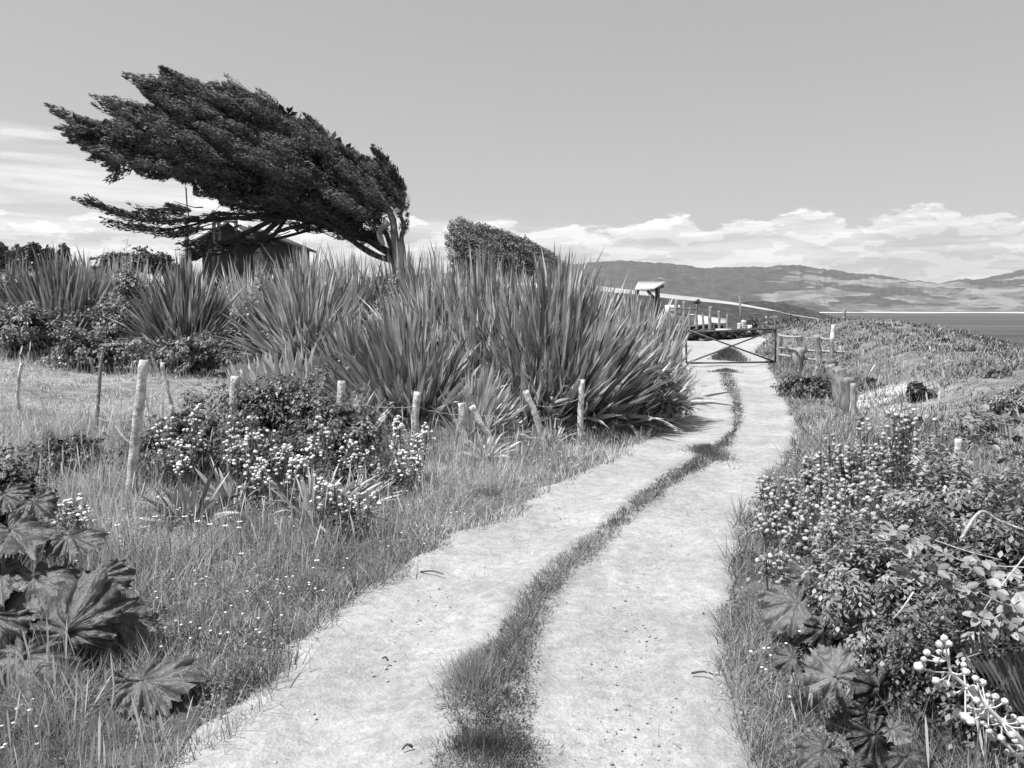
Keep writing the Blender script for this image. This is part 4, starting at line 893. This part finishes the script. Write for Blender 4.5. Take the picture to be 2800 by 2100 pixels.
gunnera('giant ribbed-leaf plant in the lower left corner', 90, 3.9, [
 (30, 1450, 4.1, .27, (.05, -.35, 1), (.7, -.7, .1), .35), (190, 1465, 4.1, .19, (.2, -.3, 1), (1, -.2, 0), .35), (95, 1580, 3.9, .27, (.1, -.55, .9), (.6, -.9, 0), .6), (270, 1580, 3.95, .19, (.3, -.6, .8), (.9, -.5, -.2), .5), (0, 1580, 3.9, .25, (-.1, -.5, .8), (-.6, -.7, 0), .6),
 (185, 1730, 3.6, .30, (-.1, -.95, .45), (.1, .3, .9), .3), (310, 1690, 3.75, .20, (.3, -.6, .7), (1, -.3, -.4), .5), (390, 1860, 3.35, .24, (.1, -.35, 1), (1, .2, 0), .6), (60, 1800, 3.4, .26, (0, -.7, .8), (.2, -.9, -.3), .5),
 (10, 1350, 4.4, .17, (.1, -.6, .8), (.5, -.6, -.2), .25), (90, 1370, 4.35, .15, (.2, -.4, .9), (1, -.4, 0), .3), (-30, 1690, 3.65, .28, (.2, -.6, .8), (-.2, -.9, -.2), .4), (130, 1930, 3.2, .2, (0, -.4, 1), (-.6, -.6, 0), .4), (250, 1880, 3.35, .2, (.1, -.5, .9), (.6, -.8, 0), .3)])
gunnera('giant ribbed-leaf plant beside the track on the right', 2230, 4.15, [
 (2180, 1650, 3.85, .20, (-.35, -.6, .8), (-1, -.5, -.2), .7), (2265, 1540, 4.1, .13, (-.2, -.6, .8), (.4, .2, .6), .4), (2255, 1630, 3.8, .12, (.2, -.6, .7), (.8, -.3, -.4), .4), (2215, 1570, 4.0, .13, (-.4, -.5, .7), (-.6, 0, .6), .4), (2250, 1720, 3.7, .13, (0, -.8, .4), (.2, -.3, -.8), .1)])  # darkest leaf is a shade leaf: shadow put into its tint
gunnera('giant ribbed-leaf plant with one pale pointed leaf in the lower right', 2330, 3.35, [
 (2285, 1850, 3.0, .14, (-.35, -.75, .6), (-.6, -.2, .85), .85), (2170, 1800, 3.2, .09, (-.2, -.6, .8), (-.9, -.1, .2), .4), (2400, 1880, 2.9, .15, (.4, -.8, .2), (.1, -.2, -1), .0), (2380, 1950, 2.85, .12, (.1, -.8, .3), (0, -.3, -.9), .05)])  # near-black leaves carry the shade of the hollow in their tint
gunnera('ragged giant-leaf plant at the bottom edge on the right', 2300, 2.85, [
 (2255, 2050, 2.5, .10, (-.3, -.5, .8), (-.9, -.4, 0), .4), (2390, 2010, 2.6, .13, (.2, -.8, .5), (.3, -.2, -.9), .05), (2340, 2100, 2.45, .11, (-.3, -.6, .8), (-.4, -.9, 0), .35), (2440, 1995, 2.6, .07, (.2, -.5, .8), (.8, -.3, -.2), .95), (2480, 2070, 2.5, .10, (0, -.6, .8), (.3, -.9, 0), .3)])  # darkest leaf stands in for shade by its tint
gunnera('large-leaved plant under the flax at the bend of the track', 1800, 12.3, [
 (1790, 1010, 12.1, .30, (.2, -.7, .6), (.5, -.6, -.3), .6), (1740, 990, 12.2, .26, (-.1, -.7, .6), (-.4, -.6, -.3), .6), (1830, 1060, 12.0, .24, (.3, -.7, .5), (.6, -.4, -.5), .4), (1770, 1080, 11.9, .26, (0, -.8, .5), (.1, -.4, -.9), .4), (1710, 1050, 12, .22, (-.1, -.8, .5), (-.3, -.4, -.8), .3)])

# ------------------------------------------------------------------ round seed heads, bottom right
t = thing('seed_head_plant', G(at(2900, 2100, 2.5)[0], 2.5), 'white round seed heads on branching pale stems in the lower right corner', 'flowering plant'); TO2 = np.array(t.location)
def q3(u, v, d=0.0): return at(u, v, 2.35 + d) - TO2
ms, mf = MB(), MB()
HEADS = [(2582, 1745), (2594, 1760), (2570, 1762), (2568, 1783), (2588, 1784), (2535, 1785), (2526, 1803), (2512, 1822), (2560, 1806), (2635, 1818), (2642, 1837), (2560, 1862), (2588, 1870), (2604, 1872), (2668, 1855), (2685, 1866), (2644, 1880), (2664, 1884), (2605, 1895), (2702, 1902), (2722, 1905), (2670, 1915), (2690, 1920), (2706, 1926), (2680, 1928), (2748, 1918), (2758, 1938), (2646, 1932), (2655, 1945), (2618, 1950), (2640, 1960), (2688, 1955), (2708, 1958), (2722, 1973), (2744, 1972), (2655, 1972), (2686, 1976), (2772, 1960), (2775, 1975), (2794, 1970), (2715, 2015), (2738, 2018), (2768, 2010), (2775, 2025), (2705, 2000), (2757, 2058), (2790, 2045), (2800, 1990)]
P = np.array([q3(u, v, rng.normal(0, .05)) for u, v in HEADS]); 
for pp in P: mf = MB(); balls(mf, pp[None], .0125 * rng.uniform(.6, 1.1), ICO3, .95, rng.uniform(.35, .8), .10); mf.build('seed_head', M['flower'], t, smooth=True)
main = [(2594, 1800), (2600, 1838), (2640, 1875), (2700, 1935), (2740, 1975), (2800, 2040), (2900, 2140)]
MP = np.array([q3(*a) for a in main]); MP[-1] = (0, 0, 0)
tube(ms, MP, [.004, .005, .006, .007, .008, .009, .01], 7, .75, .02, 4)
m2 = [(2690, 1980), (2745, 2030), (2800, 2085)]; tube(ms, np.array([q3(*a, .05) for a in m2]), [.004, .006, .007], 6, .75, .02, 4)
for i, p in enumerate(P):
    k = int(np.argmin(np.linalg.norm(MP[:6] - p, axis=1) - .02 * (MP[:6, 2] < p[2]))); a = MP[k]
    tube(ms, [a, (a + p) / 2 + np.array([0, 0, -.008]), p], [.003, .0025, .002], 5, .7, 0, 3)
ms.build('stems', M['flower'], t, smooth=True)
# fern beside it
t = thing('fern', G(at(2850, 1800, 2.55)[0], 2.55), 'dark fern fronds behind the round white seed heads', 'fern'); TO3 = np.array(t.location)
for (a, b, c_) in [((2640, 1800), (2720, 1765), (2830, 1770)), ((2700, 1900), (2770, 1850), (2860, 1830))]:
    mb = MB(); A, B, C_ = [at(*p_, 2.5) - TO3 for p_ in (a, b, c_)]; s_ = np.linspace(0, 1, 15)[:, None]; pts = A * (1 - s_) ** 2 + 2 * B * s_ * (1 - s_) + C_ * s_ ** 2
    tube(mb, pts, .003, 4, .5); Tn = unit(np.gradient(pts, axis=0))
    for sg in (-1, 1):
        D = np.cross(Tn, [0, -1, .4]) * sg + Tn * .35; blades(mb, pts, D, .13 * np.sin(pi * np.linspace(.12, .95, 15)), .013, .3, 5, 'leaf', rng.uniform(.0, .35, 15), side=Tn)
    mb.build('frond', M['leaf'], t)
# bramble canes with big leaves
def bramble(label, canes, y, lsize=.055, tint=(.3, .75), stem_t=.5, rad=.0032, every=1):
    b0 = at(*canes[0][0], y); t = thing('bramble', G(b0[0], y), label, 'bramble', 'bramble canes on the right'); O = np.array(t.location)
    for c_ in canes:
        mb = MB(); pts = np.array([at(u, v, y + rng.normal(0, .05)) for u, v in c_]) - O; tube(mb, pts, np.linspace(rad, rad * .5, len(pts)), 6, stem_t, .03, 5); mb.build('cane', M['lichen'], t, smooth=True)
    ml = MB()
    for c_ in canes:
        pts = np.array([at(u, v, y) for u, v in c_]) - O
        for k in range(0, len(pts), every):
            for g_ in range(2):
                base_ = pts[k] + rng.normal(0, .03, 3); dr = unit(np.array([rng.normal(0, 1), -.6, rng.normal(0, .7)])[None])[0]
                sdv = unit(np.cross(dr, [0, 0, 1])[None])[0]
                for a_ in (-1.1, -.5, 0, .5, 1.1):
                    D = (dr * cos(a_) + sdv * sin(a_)); leaves(ml, (base_ + D * .012)[None], np.array([[rng.normal(0, .35), -.5, .9]]), lsize * rng.uniform(.8, 1.15), .62, np.clip(rng.uniform(*tint), 0, 1), True, D=D[None])
    ml.build('leaves', M['leaf'], t); return t
bramble('bramble with pale five-fingered leaves across the thorny shrub', [[(2420, 1500), (2490, 1515), (2560, 1560), (2640, 1600), (2740, 1650)], [(2500, 1470), (2620, 1530), (2700, 1545), (2800, 1552)], [(2640, 1620), (2560, 1590), (2500, 1570)]], 2.75, .045)
bramble('bramble with large pale leaves at the right edge low down', [[(2820, 1500), (2740, 1600), (2690, 1680), (2760, 1720)], [(2830, 1620), (2780, 1650), (2720, 1690)]], 2.5, .042)
bramble('bramble cane with dark leaves hanging into the picture over the slope', [[(2850, 1130), (2790, 1150), (2740, 1140), (2680, 1125)], [(2860, 1200), (2790, 1170), (2720, 1155), (2640, 1150)], [(2850, 1260), (2780, 1250), (2700, 1210), (2660, 1190)]], 4.2, .05, (.1, .6), .2, .004)
def stick(label, pts, y, r, t_=.8, group=None):
    P = np.array([at(u, v, y) for u, v in pts]); o = MB(); tube(o, P + rng.normal(0, r * .9, P.shape), np.linspace(r, r * .6, len(P)), 7, t_, .22, 6); return tag(o.build('dead_branch', M['lichen'], smooth=True, loc=P[0]), label, 'branch', group)
stick('bleached dead branch bent in an elbow across the dark shrub', [(2630, 1465), (2685, 1396), (2740, 1425), (2810, 1455)], 3.0, .006, .55)
stick('bleached dead branch sloping down over the black hollow', [(2500, 1620), (2470, 1665), (2445, 1695)], 2.6, .0038, .5)
stick('thin straight dead stalk sloping behind the five-fingered leaves', [(2560, 1480), (2640, 1505), (2740, 1530)], 2.85, .0028, .6)
stick('long pale dead stalk running to the right edge below the elbow branch', [(2640, 1540), (2720, 1546), (2820, 1550)], 2.75, .0032, .55)

# ------------------------------------------------------------------ fences
def post_mesh(mb, a, b, r, tint=.6, bend=.02, seg=10, rough=.13, taper=.85):
    a, b = np.asarray(a), np.asarray(b); n = 9; s_ = np.linspace(0, 1, n)[:, None]; P = a * (1 - s_) + b * s_
    P += np.cumsum(rng.normal(0, bend * r, (n, 3)), 0) * np.array([1, 1, 0]); R = r * np.linspace(1, taper, n); tube(mb, P, R, seg, tint, rough, 2)
def fpost(parent, bu, bv, tu, tv, y, r, mt='lichen', tint=.6, label=None, bend=.1):
    O = np.array(parent.location); a = at(bu, bv, y); b = at(tu, tv, y); d = a - b; g_ = float(height(a[0], a[1])); a = a + d / max(-d[2], .01) * max(a[2] - g_ + .15, 0)
    mb = MB(); post_mesh(mb, a - O, b - O, r, tint, bend); o = mb.build('post', M[mt], parent)
    if label: o['label'] = label
    return a, b
def wire(parent, A, B, sag=.05, r=.0042, barbs=True, n=14):
    O = np.array(parent.location); s_ = np.linspace(0, 1, n); P = A * (1 - s_[:, None]) + B * s_[:, None]; P[:, 2] -= sag * 4 * s_ * (1 - s_); P[1:-1] += rng.normal(0, .006, (n - 2, 3))
    mb = MB(); tube(mb, P - O, r, 4, .6, 0, 1)
    if barbs:
        k = int(np.linalg.norm(B - A) / .13); q = rng.random(k)[:, None]; Q = np.stack([np.interp(q[:, 0], s_, P[:, i]) for i in range(3)], 1) - O; blades(mb, Q, R3(k), .03, .004, 0, 1, 'twig', .6); blades(mb, Q, R3(k), .03, .004, 0, 1, 'twig', .6)
    return mb.build('wire', M['wire'], parent)
f = thing('wire_fence', G(at(345, 1390, 6.6)[0], 6.6), 'barbed wire fence on crooked wooden posts along the left bank', 'fence')
LP = [(-70, 1130, -60, 985, 10.2, .03), (65, 1115, 70, 992, 10.0, .028), (268, 1130, 284, 965, 9.0, .022), (348, 1400, 388, 985, 6.6, .044), (470, 1095, 448, 992, 9.6, .026), (655, 1080, 655, 1030, 8.6, .055), (925, 1180, 930, 1042, 8.9, .055), (1137, 1180, 1145, 1072, 9.3, .048), (1275, 1240, 1266, 1102, 9.5, .052), (1360, 1245, 1285, 1110, 9.4, .042), (1485, 1220, 1432, 1068, 10.1, .048), (1592, 1200, 1598, 1038, 10.6, .045), (1508, 1075, 1525, 1005, 11.6, .03)]
LBL = ['leftmost post, cut by the picture edge', 'thin crooked stake at the far left', 'thin dark leaning stake', 'tall thick lichen-covered post', 'thin twisted stake', 'short broken stump among the shrubs', 'post in front of the small flax', 'post behind the tall white flowers', 'short upright post beside the most leaning one', 'post leaning furthest to the left', 'slender post leaning left', 'upright post nearest the bend', 'pale stake top deep in the dark flax']
PP = [fpost(f, *a[:6], tint=.7 if i not in (2,) else .1, label=l, bend=.5 if i in (1, 4) else .15) for i, (a, l) in enumerate(zip(LP, LBL))]
along = lambda p, s_: p[0] * (1 - s_) + p[1] * s_
for i in range(11):
    A, B = PP[i], PP[i + 1]
    if i == 8: continue
    for s0, s1 in ((.80, .80), (.45, .45)):
        if i == 3: s0 = .78 if s0 > .5 else .5
        q_ = B if i != 7 else PP[8]
        wire(f, along(A, s0), along(q_, s1), .03 + .10 * rng.random())
wire(f, along(PP[8], .45), along(PP[10], .5), .12); wire(f, along(PP[8], .8), along(PP[10], .75), .06)
wire(f, along(PP[0], .6), along(PP[1], .6), .02); wire(f, along(PP[2], .3), along(PP[3], .62), .03)

# gate
YGt = 27.4; GA, GB = at(1877, 993, YGt), at(2121, 990, YGt); topA, topB = at(1875, 908, YGt), at(2121, 900, YGt)
t = thing('metal_gate', tuple((GA + GB) / 2 * [1, 1, 0] + [0, 0, GA[2]]), 'dark metal farm gate with crossed bars closing the track', 'gate'); O = np.array(t.location)
mb = MB(); rg = .032
for a, b in ((GA, GB), (topA + [0, 0, 0], topB), (GA, at(1875, 893, YGt)), (GB, at(2119, 870, YGt))): tube(mb, [a - O, b - O], rg, 8, .5)
mb.build('frame', M['iron'], t, smooth=True)
for a, b in ((GA, topB), (GB, at(1880, 902, YGt))): mb = MB(); tube(mb, [a - O + [0, -.03, 0], b - O + [0, -.03, 0]], rg * .85, 8, .5); mb.build('brace', M['iron'], t, smooth=True)
def lone_post(u0, v0, u1, v1, y, r, label, cat='fence post', name='fence_post', mt='wood', tint=.5, group=None, bend=.1):
    a, b = at(u0, v0, y), at(u1, v1, y); a[2] = min(a[2], float(height(a[0], y)) - .1); mb = MB(); post_mesh(mb, a, b, r, tint, bend); return tag(mb.build(name, M[mt], smooth=True, loc=a), label, cat, group)
lone_post(1860, 960, 1857, 885, 27.4, .08, 'weathered post at the left end of the gate, half hidden by flax')
# rail fence right of gate
t = thing('rail_fence', G(at(2200, 990, 27)[0], 27), 'weathered wooden rail fence running right from the gate', 'fence'); O = np.array(t.location)
for (a, l, r) in [((2128, 985, 2130, 912, 27.4), 'square post carrying the gate', .10), ((2180, 985, 2178, 905, 26), 'gnarled S-shaped post', .10), ((2242, 1000, 2240, 917, 25), 'straight pointed post', .13), ((2276, 985, 2274, 930, 25.2), 'thin grey post at the far end', .06)]:
    if 'gnarled' in l:
        mb = MB(); pts = [at(u, v, 26) - O for u, v in ((2188, 1000), (2182, 985), (2183, 965), (2196, 952), (2188, 935), (2184, 920), (2176, 912), (2177, 903))]; tube(mb, pts, [.17, .17, .16, .12, .09, .10, .10, .06], 9, .55, .10, 4); o = mb.build('post', M['wood'], t, smooth=True); o['label'] = l
    else: fpost(t, *a, r, 'wood', .55, l)
for a, b in (((2130, 951), (2315, 963)), ((2130, 970), (2305, 990)), ((2130, 917), (2190, 921)), ((2240, 922), (2276, 928))): 
    mb = MB(); A, B = at(*a, 26.6), at(*b, 25.2); tube(mb, np.array([A, (A + B) / 2 + [0, 0, -.03], B]) - O, .042, 6, .7, .08, 5); mb.build('rail', M['wood'], t, smooth=True)
lone_post(2188, 1018, 2197, 968, 22.5, .05, 'burnt black stake in front of the gnarled post', mt='iron', tint=.2, name='stake', cat='stake')
# row of thick split stubs
t = thing('stub_fence', G(at(2290, 1100, 17)[0], 17), 'row of thick split wooden stubs right of the track', 'fence'); O = np.array(t.location)
for (a, r, l) in [((2268, 1040, 2266, 985, 20.0), .13, 'dark grey stub, farthest in the row'), ((2282, 1070, 2280, 998, 18.2), .125, None), ((2296, 1110, 2296, 1004, 16.5), .12, None), ((2307, 1150, 2305, 1008, 15.0), .11, None), ((2322, 1180, 2324, 1034, 12.8), .12, 'thickest split post of the row'), ((2343, 1230, 2341, 1140, 10.8), .07, 'low pale post past the thick one'), ((2360, 1240, 2361, 1182, 9.6), .05, 'lowest cut stub of the row')]:
    fpost(t, *a, r, 'wood', rng.uniform(.15, .5) if l is None or 'dark' not in l else .05, l, bend=.12)
    if r >= .12:
        A, B = at(a[0] + 9, a[1] + 40, a[4] - .2), at(a[2] + 8, a[3] + 14, a[4] - .2); mb = MB(); post_mesh(mb, A - O, B - O, r * .45, .85, .1, 7, .12); mb.build('split_plank', M['wood'], t, smooth=True)
lone_post(2500, 1260, 2497, 1180, 7.6, .045, 'short weathered post crowned by white button flowers', mt='lichen')
lone_post(2385, 1290, 2387, 1235, 7.6, .035, 'small grey post buried in the button flowers', mt='wood')
lone_post(2272, 930, 2274, 862, 34, .06, 'thin dark post on the ridge beyond the rail fence', tint=0)
lone_post(2306, 885, 2307, 846, 42, .10, 'pale post standing out against the sea line', tint=.5)
lone_post(2276, 907, 2281, 888, 33, .10, 'short white broken stump on the ridge', mt='lichen', tint=1)
lone_post(2625, 1260, 2618, 1200, 6.5, .03, 'pale cut stake on the slope at the right', mt='lichen', tint=.9)

# ------------------------------------------------------------------ yard beyond the gate
# dark dry-stone bank
t = MB(); n = 900; u_ = rng.uniform(1790, 2150, n); yb = 50 + rng.normal(0, .35, n)
vtop = 904; P = np.array([at(a, 915, b) for a, b in zip(u_, yb)]); g_ = height(P[:, 0], P[:, 1]); P[:, 2] = g_ + rng.random(n) * (at(1950, 903, 50)[2] - g_)
balls(t, P, rng.uniform(.10, .26, n), ICO1, .6, np.clip(rng.beta(1, 4, n), 0, 1), .12)
tag(t.build('stone_bank', M['darkstone'], loc=(float(P[:, 0].mean()), 50, float(g_.mean()))), 'dark low bank of rough stones across the yard behind the gate', 'stone bank')
corral = thing('stake_fence', G(at(1920, 900, 54)[0], 54), 'open fence of tall bare stakes beyond the gate', 'fence'); O = np.array(corral.location)
for (u, v, r) in [(1848, 818, .14), (1871, 824, .09), (1887, 840, .09), (1907, 832, .09), (1924, 840, .09), (1942, 838, .13), (1967, 850, .10), (1990, 860, .09), (1954, 882, .10), (1834, 832, .07), (1875, 888, .10)]:
    mb = MB(); a, b = at(u - 2, 925, 54), at(u + rng.normal(0, 2), v, 54); post_mesh(mb, a - O, b - O, r, .45, .15); mb.build('stake', M['wood'], corral, smooth=True)
for a, b in (((1822, 842), (1908, 845)), ((1848, 896), (1960, 885))): mb = MB(); tube(mb, np.array([at(*a, 54), at(*b, 54)]) - O, .06, 6, .3, .06); mb.build('rail', M['wood'], corral)
mb = MB(); leafcloud(mb, at(1908, 828, 54) - O, (.22, .15, .12), 60, .12, .5, 8, (0, 0)); mb.build('dry_brush', M['iron'], corral)
# long low shed with a white sheet roof
def slab(mb, pts, th, tint=.6):
    P = np.array(pts, float); Q = P - [0, 0, th]; mb.add(np.vstack([P, Q]), np.array([[0, 1, 2, 3], [7, 6, 5, 4], [0, 4, 5, 1], [1, 5, 6, 2], [2, 6, 7, 3], [3, 7, 4, 0]]), tint)
t = thing('low_shed', G(at(1900, 890, 62)[0], 62), 'long low shed with a white sheet roof behind the tall stakes', 'shed'); O = np.array(t.location)
mb = MB(); slab(mb, [at(1885, 886, 60) - O, at(1985, 882, 60) - O, at(1985, 880, 64) - O + [0, 0, .25], at(1885, 866, 64) - O + [0, 0, .25]], .08); mb.build('roof', M['roofwhite'], t)
mb = MB(); a, b = at(1888, 888, 60.3) - O, at(1978, 884, 60.3) - O; zb = min(a[2], b[2]); box(mb, ((a[0] + b[0]) / 2, 61.8 - O[1], zb / 2 - .55), ((b[0] - a[0]) / 2, 1.5, abs(zb) / 2 + .5)); mb.build('wall', M['wallgrey'], t)
t = thing('boat', G(at(1860, 880, 60)[0], 60), 'white wooden boat hull propped behind the leftmost stakes', 'boat'); O = np.array(t.location)
mb = MB(); L_ = 30; sN = np.linspace(0, 1, L_); A, B = at(1822, 870, 60) - O, at(1898, 878, 60) - O; A[2] += .3; B[2] += .1
ring = np.linspace(0, pi, 9); V = []
for s_ in sN:
    w_ = .75 * sin(pi * (0.06 + s_ * .90)) ** .6; c0 = A * (1 - s_) + B * s_; sheer = .18 * (2 * s_ - 1) ** 2 + .15
    V.append([[c0[0], c0[1] + w_ * cos(a), c0[2] + sheer - (.75 + .1 * sin(pi * s_)) * sin(a)] for a in ring])
V = np.array(V); idx = np.arange(L_ * 9).reshape(L_, 9); Fc = np.stack([idx[:-1, :-1], idx[1:, :-1], idx[1:, 1:], idx[:-1, 1:]], -1).reshape(-1, 4); mb.add(V.reshape(-1, 3), Fc); mb.build('hull', M['roofwhite'], t, smooth=True)
for k in (0, 8): mb = MB(); tube(mb, V[:, k], .04, 5, .1); mb.build('gunwale', M['iron'], t)
mb = MB(); c0 = (A + B) / 2 + [-.6, 0, .55]; box(mb, c0, (.5, .4, .35)); mb.build('cabin', M['wallwhite'], t)
# shed roof at the edge of the flax
t = thing('open_shed', G(at(1770, 850, 40)[0], 40), 'open shed with a pale corrugated roof showing past the flax', 'shed'); O = np.array(t.location)
mb = MB(); n = 60; xs = np.linspace(0, 1, n); A0, A1 = at(1735, 791, 38.5) - O, at(1790, 788, 38.5) - O; B0, B1 = at(1745, 770, 42) - O, at(1822, 770, 42) - O
fr = np.array([A0 * (1 - s_) + A1 * s_ for s_ in xs]); bk = np.array([B0 * (1 - s_) + B1 * s_ for s_ in xs]); cor = .03 * np.sin(xs * 50 * pi / 2); fr[:, 2] += cor; bk[:, 2] += cor
V = np.stack([fr, bk, bk - [0, 0, .04], fr - [0, 0, .04]], 1).reshape(-1, 3); Fc = [[i * 4 + j, i * 4 + (j + 1) % 4, i * 4 + 4 + (j + 1) % 4, i * 4 + 4 + j] for i in range(n - 1) for j in range(4)]; mb.add(V, np.array(Fc)); mb.build('roof', M['roofwhite'], t)
mb = MB(); a = at(1798, 792, 39.5) - O; tube(mb, [a + [-.35, 0, 0], a + [.05, 0, .1], a + [.3, 0, .2]], .09, 6, .3); tube(mb, [[a[0], a[1], 0], a + [0, 0, .1]], .12, 6, .2); tube(mb, [a + [-.5, 0, -.05], [a[0], a[1], a[2] - .6]], .07, 6, .2); mb.build('post', M['iron'], t)
mb = MB(); a = at(1742, 792, 39.5) - O; tube(mb, [[a[0], a[1], 0], a + [0, 0, .1]], .12, 6, .2); mb.build('post', M['iron'], t)
# pole and white posts
a, b = at(2030, 905, 66), at(2022, 808, 66); a[2] = float(height(a[0], 66)) - .2; mb = MB(); tube(mb, [a, b], [.10, .07], 7, .2); tag(mb.build('utility_pole', M['wood'], loc=a), 'thin leaning pole standing beyond the gate', 'pole')
for i, (u, v, r, l) in enumerate([(2022, 884, .18, 'leftmost of three white painted posts at the pole foot'), (2034, 877, .22, 'tallest of three white painted posts at the pole foot'), (2048, 892, .26, 'squat white painted post right of the pole')]):
    lone_post(u, 905, u, v, 60, r, l, name='white_post', cat='post', mt='roofwhite', group='white posts by the pole')
for u, v, l in ((1978, 903, 'flat white block lying on the dark stone bank'), (2064, 905, 'pale plank lying on the stone bank right of centre')):
    mb = MB(); a = at(u, v, 49.4); box(mb, a, (.45, .2, .09)); tag(mb.build('stone_block', M['roofwhite'], loc=a), l, 'block')

# ------------------------------------------------------------------ house and platform under the tree
YH = 52.0; t = thing('house', G(at(665, 700, YH)[0], YH), 'dark gabled house with pale roof edges half hidden behind the windswept tree', 'house'); O = np.array(t.location)
pk, le, re = at(632, 607, YH) - O, at(530, 662, YH) - O, at(690, 655, YH) - O; dep = np.array([0, 7, 0])
mb = MB(); wl, wr = le[0] + .5, re[0] - .1; zt_ = le[2] - .1
mb.add([[wl, 0, -1], [wr, 0, -1], [wr, 0, zt_], [pk[0], 0, pk[2] - .15], [wl, 0, zt_]], [[0, 1, 2, 4], [4, 2, 3, -1]]); mb.add([[wl, 0, -1], [wl, 0, zt_], [wl, 7, zt_], [wl, 7, -1]], [[0, 1, 2, 3]]); mb.add([[wr, 0, -1], [wr, 7, -1], [wr, 7, zt_], [wr, 0, zt_]], [[0, 1, 2, 3]]); mb.add([[wl, 7, -1], [wr, 7, -1], [wr, 7, zt_], [wl, 7, zt_]], [[0, 3, 2, 1]])
mb.build('wall', M['wallgrey'], t)
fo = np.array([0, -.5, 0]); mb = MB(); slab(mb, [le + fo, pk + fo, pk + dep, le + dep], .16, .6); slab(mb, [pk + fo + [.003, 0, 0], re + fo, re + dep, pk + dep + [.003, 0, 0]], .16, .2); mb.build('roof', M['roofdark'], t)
for e in (le, re): mb = MB(); tube(mb, [e + fo * 1.1, pk + fo * 1.1], .09, 4, .9); mb.build('bargeboard', M['wallwhite'], t)
mb = MB(); box(mb, ((wl + wr) / 2 + .3, -.03, .9), (.5, .03, .45)); w_ = mb.build('window', M['wallgrey'], t); mb = MB(); box(mb, ((wl + wr) / 2 + .3, -.07, .9), (.42, .012, .37)); mb.build('pane', M['glass'], w_)
t = thing('annexe', G(at(740, 700, 50)[0], 50), 'darker lean-to building with a sloping roof right of the gabled house', 'building'); O = np.array(t.location)
a, b = at(684, 617, 50) - O, at(802, 668, 50) - O; mb = MB(); slab(mb, [a + [0, -.4, 0], b + [0, -.4, 0], b + [0, 6, 0], a + [0, 6, 0]], .15, .8); mb.build('roof', M['roofdark'], t)
mb = MB(); x0, x1 = a[0] + .1, b[0] - .4; zx = lambda x_: a[2] + (b[2] - a[2]) * (x_ - a[0]) / (b[0] - a[0]) - .16; mb.add([[x0, 0, -1], [x1, 0, -1], [x1, 0, zx(x1)], [x0, 0, zx(x0)], [x0, 5.5, -1], [x1, 5.5, -1], [x1, 5.5, zx(x1)], [x0, 5.5, zx(x0)]], [[0, 1, 2, 3], [1, 5, 6, 2], [4, 7, 6, 5], [0, 3, 7, 4]]); mb.build('wall', M['wallgrey'], t)
t = thing('timber_platform', G(at(600, 700, 44)[0], 44), 'timber platform on tall posts in front of the house', 'platform'); O = np.array(t.location)
for (u, v) in ((510, 600), (584, 575), (598, 580), (645, 600)): mb = MB(); a, b = at(u, 700, 44) - O, at(u, v, 44) - O; a[2] = -.1; tube(mb, [a, b], .11 if u not in (541,) else .04, 6, .2, .03); mb.build('post', M['bark'], t)
for a, b in (((508, 628), (602, 626)), ((560, 604), (650, 607))): mb = MB(); tube(mb, [at(*a, 43.8) - O, at(*b, 43.8) - O], .07, 5, .4); mb.build('beam', M['bark'], t)
# small sticks lying on the track
for i, (a, b, l) in enumerate([((1062, 1826), (1045, 1820), 'small twig lying on the left wheel track'), ((1128, 2066), (1100, 2072), 'dark broken twig at the bottom of the left wheel track'), ((1150, 1578), (1215, 1585), 'thin curved twig lying across the left wheel track'), ((1890, 1860), (1960, 1868), 'twig at the right edge of the right wheel track')]):
    A, B = ground(*a), ground(*b); A[2] += .035; B[2] += .035; mb = MB(); tube(mb, [A, (A + B) / 2 + [0, 0, .015], B], [.006, .005, .003], 5, .1, .1, 3); tag(mb.build('twig', M['bark'], loc=A), l, 'twig', 'twigs on the track')

# tall seeding grass in the near left corner
def seed_tuft(u, v, n, h, sp, label):
    p = ground(u, v); m = MB(); x = p[0] + rng.normal(0, sp, n); y = p[1] + rng.normal(0, sp * .8, n); P = roots(x, y); D = up(n, .16); L = h * rng.uniform(.6, 1.05, n); st_ = np.random.default_rng(1)
    blades(m, P, D, L, .0035, .12, 4, 'grass', .7); k = rng.random(n) < .45; blades(m, P[k], D[k], L[k] * 1.15, .008, .14, 8, 'seed', .95)
    q = n * 3; x = p[0] + rng.normal(0, sp, q); y = p[1] + rng.normal(0, sp * .8, q); blades(m, roots(x, y), up(q, .35), h * rng.uniform(.25, .6, q), .005, .3, 4, 'grass', rng.uniform(.3, .9, q))
    return tag(m.build('seeding_grass', M['grass'], loc=p), label, 'grass tuft', 'tall seeding grass by the giant leaves')
seed_tuft(60, 2000, 90, .42, .22, 'pale seeding grass in the lower left corner in front of the giant leaves')
seed_tuft(330, 2050, 45, .30, .2, 'thinner seeding grass right of the lower left corner')
seed_tuft(560, 1640, 60, .32, .25, 'seeding grass right of the giant leaves in the verge')
seed_tuft(430, 1480, 60, .32, .25, 'dry pale grass between the giant leaves and the strap leaves')
seed_tuft(2215, 1960, 70, .22, .2, 'pale grass at the right edge of the track near the bottom')
# air
HAZE = True
if HAZE:
    mh = bpy.data.materials.new('haze'); mh.use_nodes = True; t = NT(mh.node_tree)
    pv = t.n('ShaderNodeVolumePrincipled', {'Color': (1, 1, 1, 1), 'Density': 0.000036, 'Anisotropy': 0.2})
    o_ = t.n('ShaderNodeOutputMaterial'); t.t.links.new(pv.outputs[0], o_.inputs['Volume'])
    mb = MB(); box(mb, (3000, 9000, (SEA - 6 + 700) / 2), (14000, 9600, (700 - SEA + 6) / 2)); hz = tag(mb.build('haze', mh), kind='stuff')
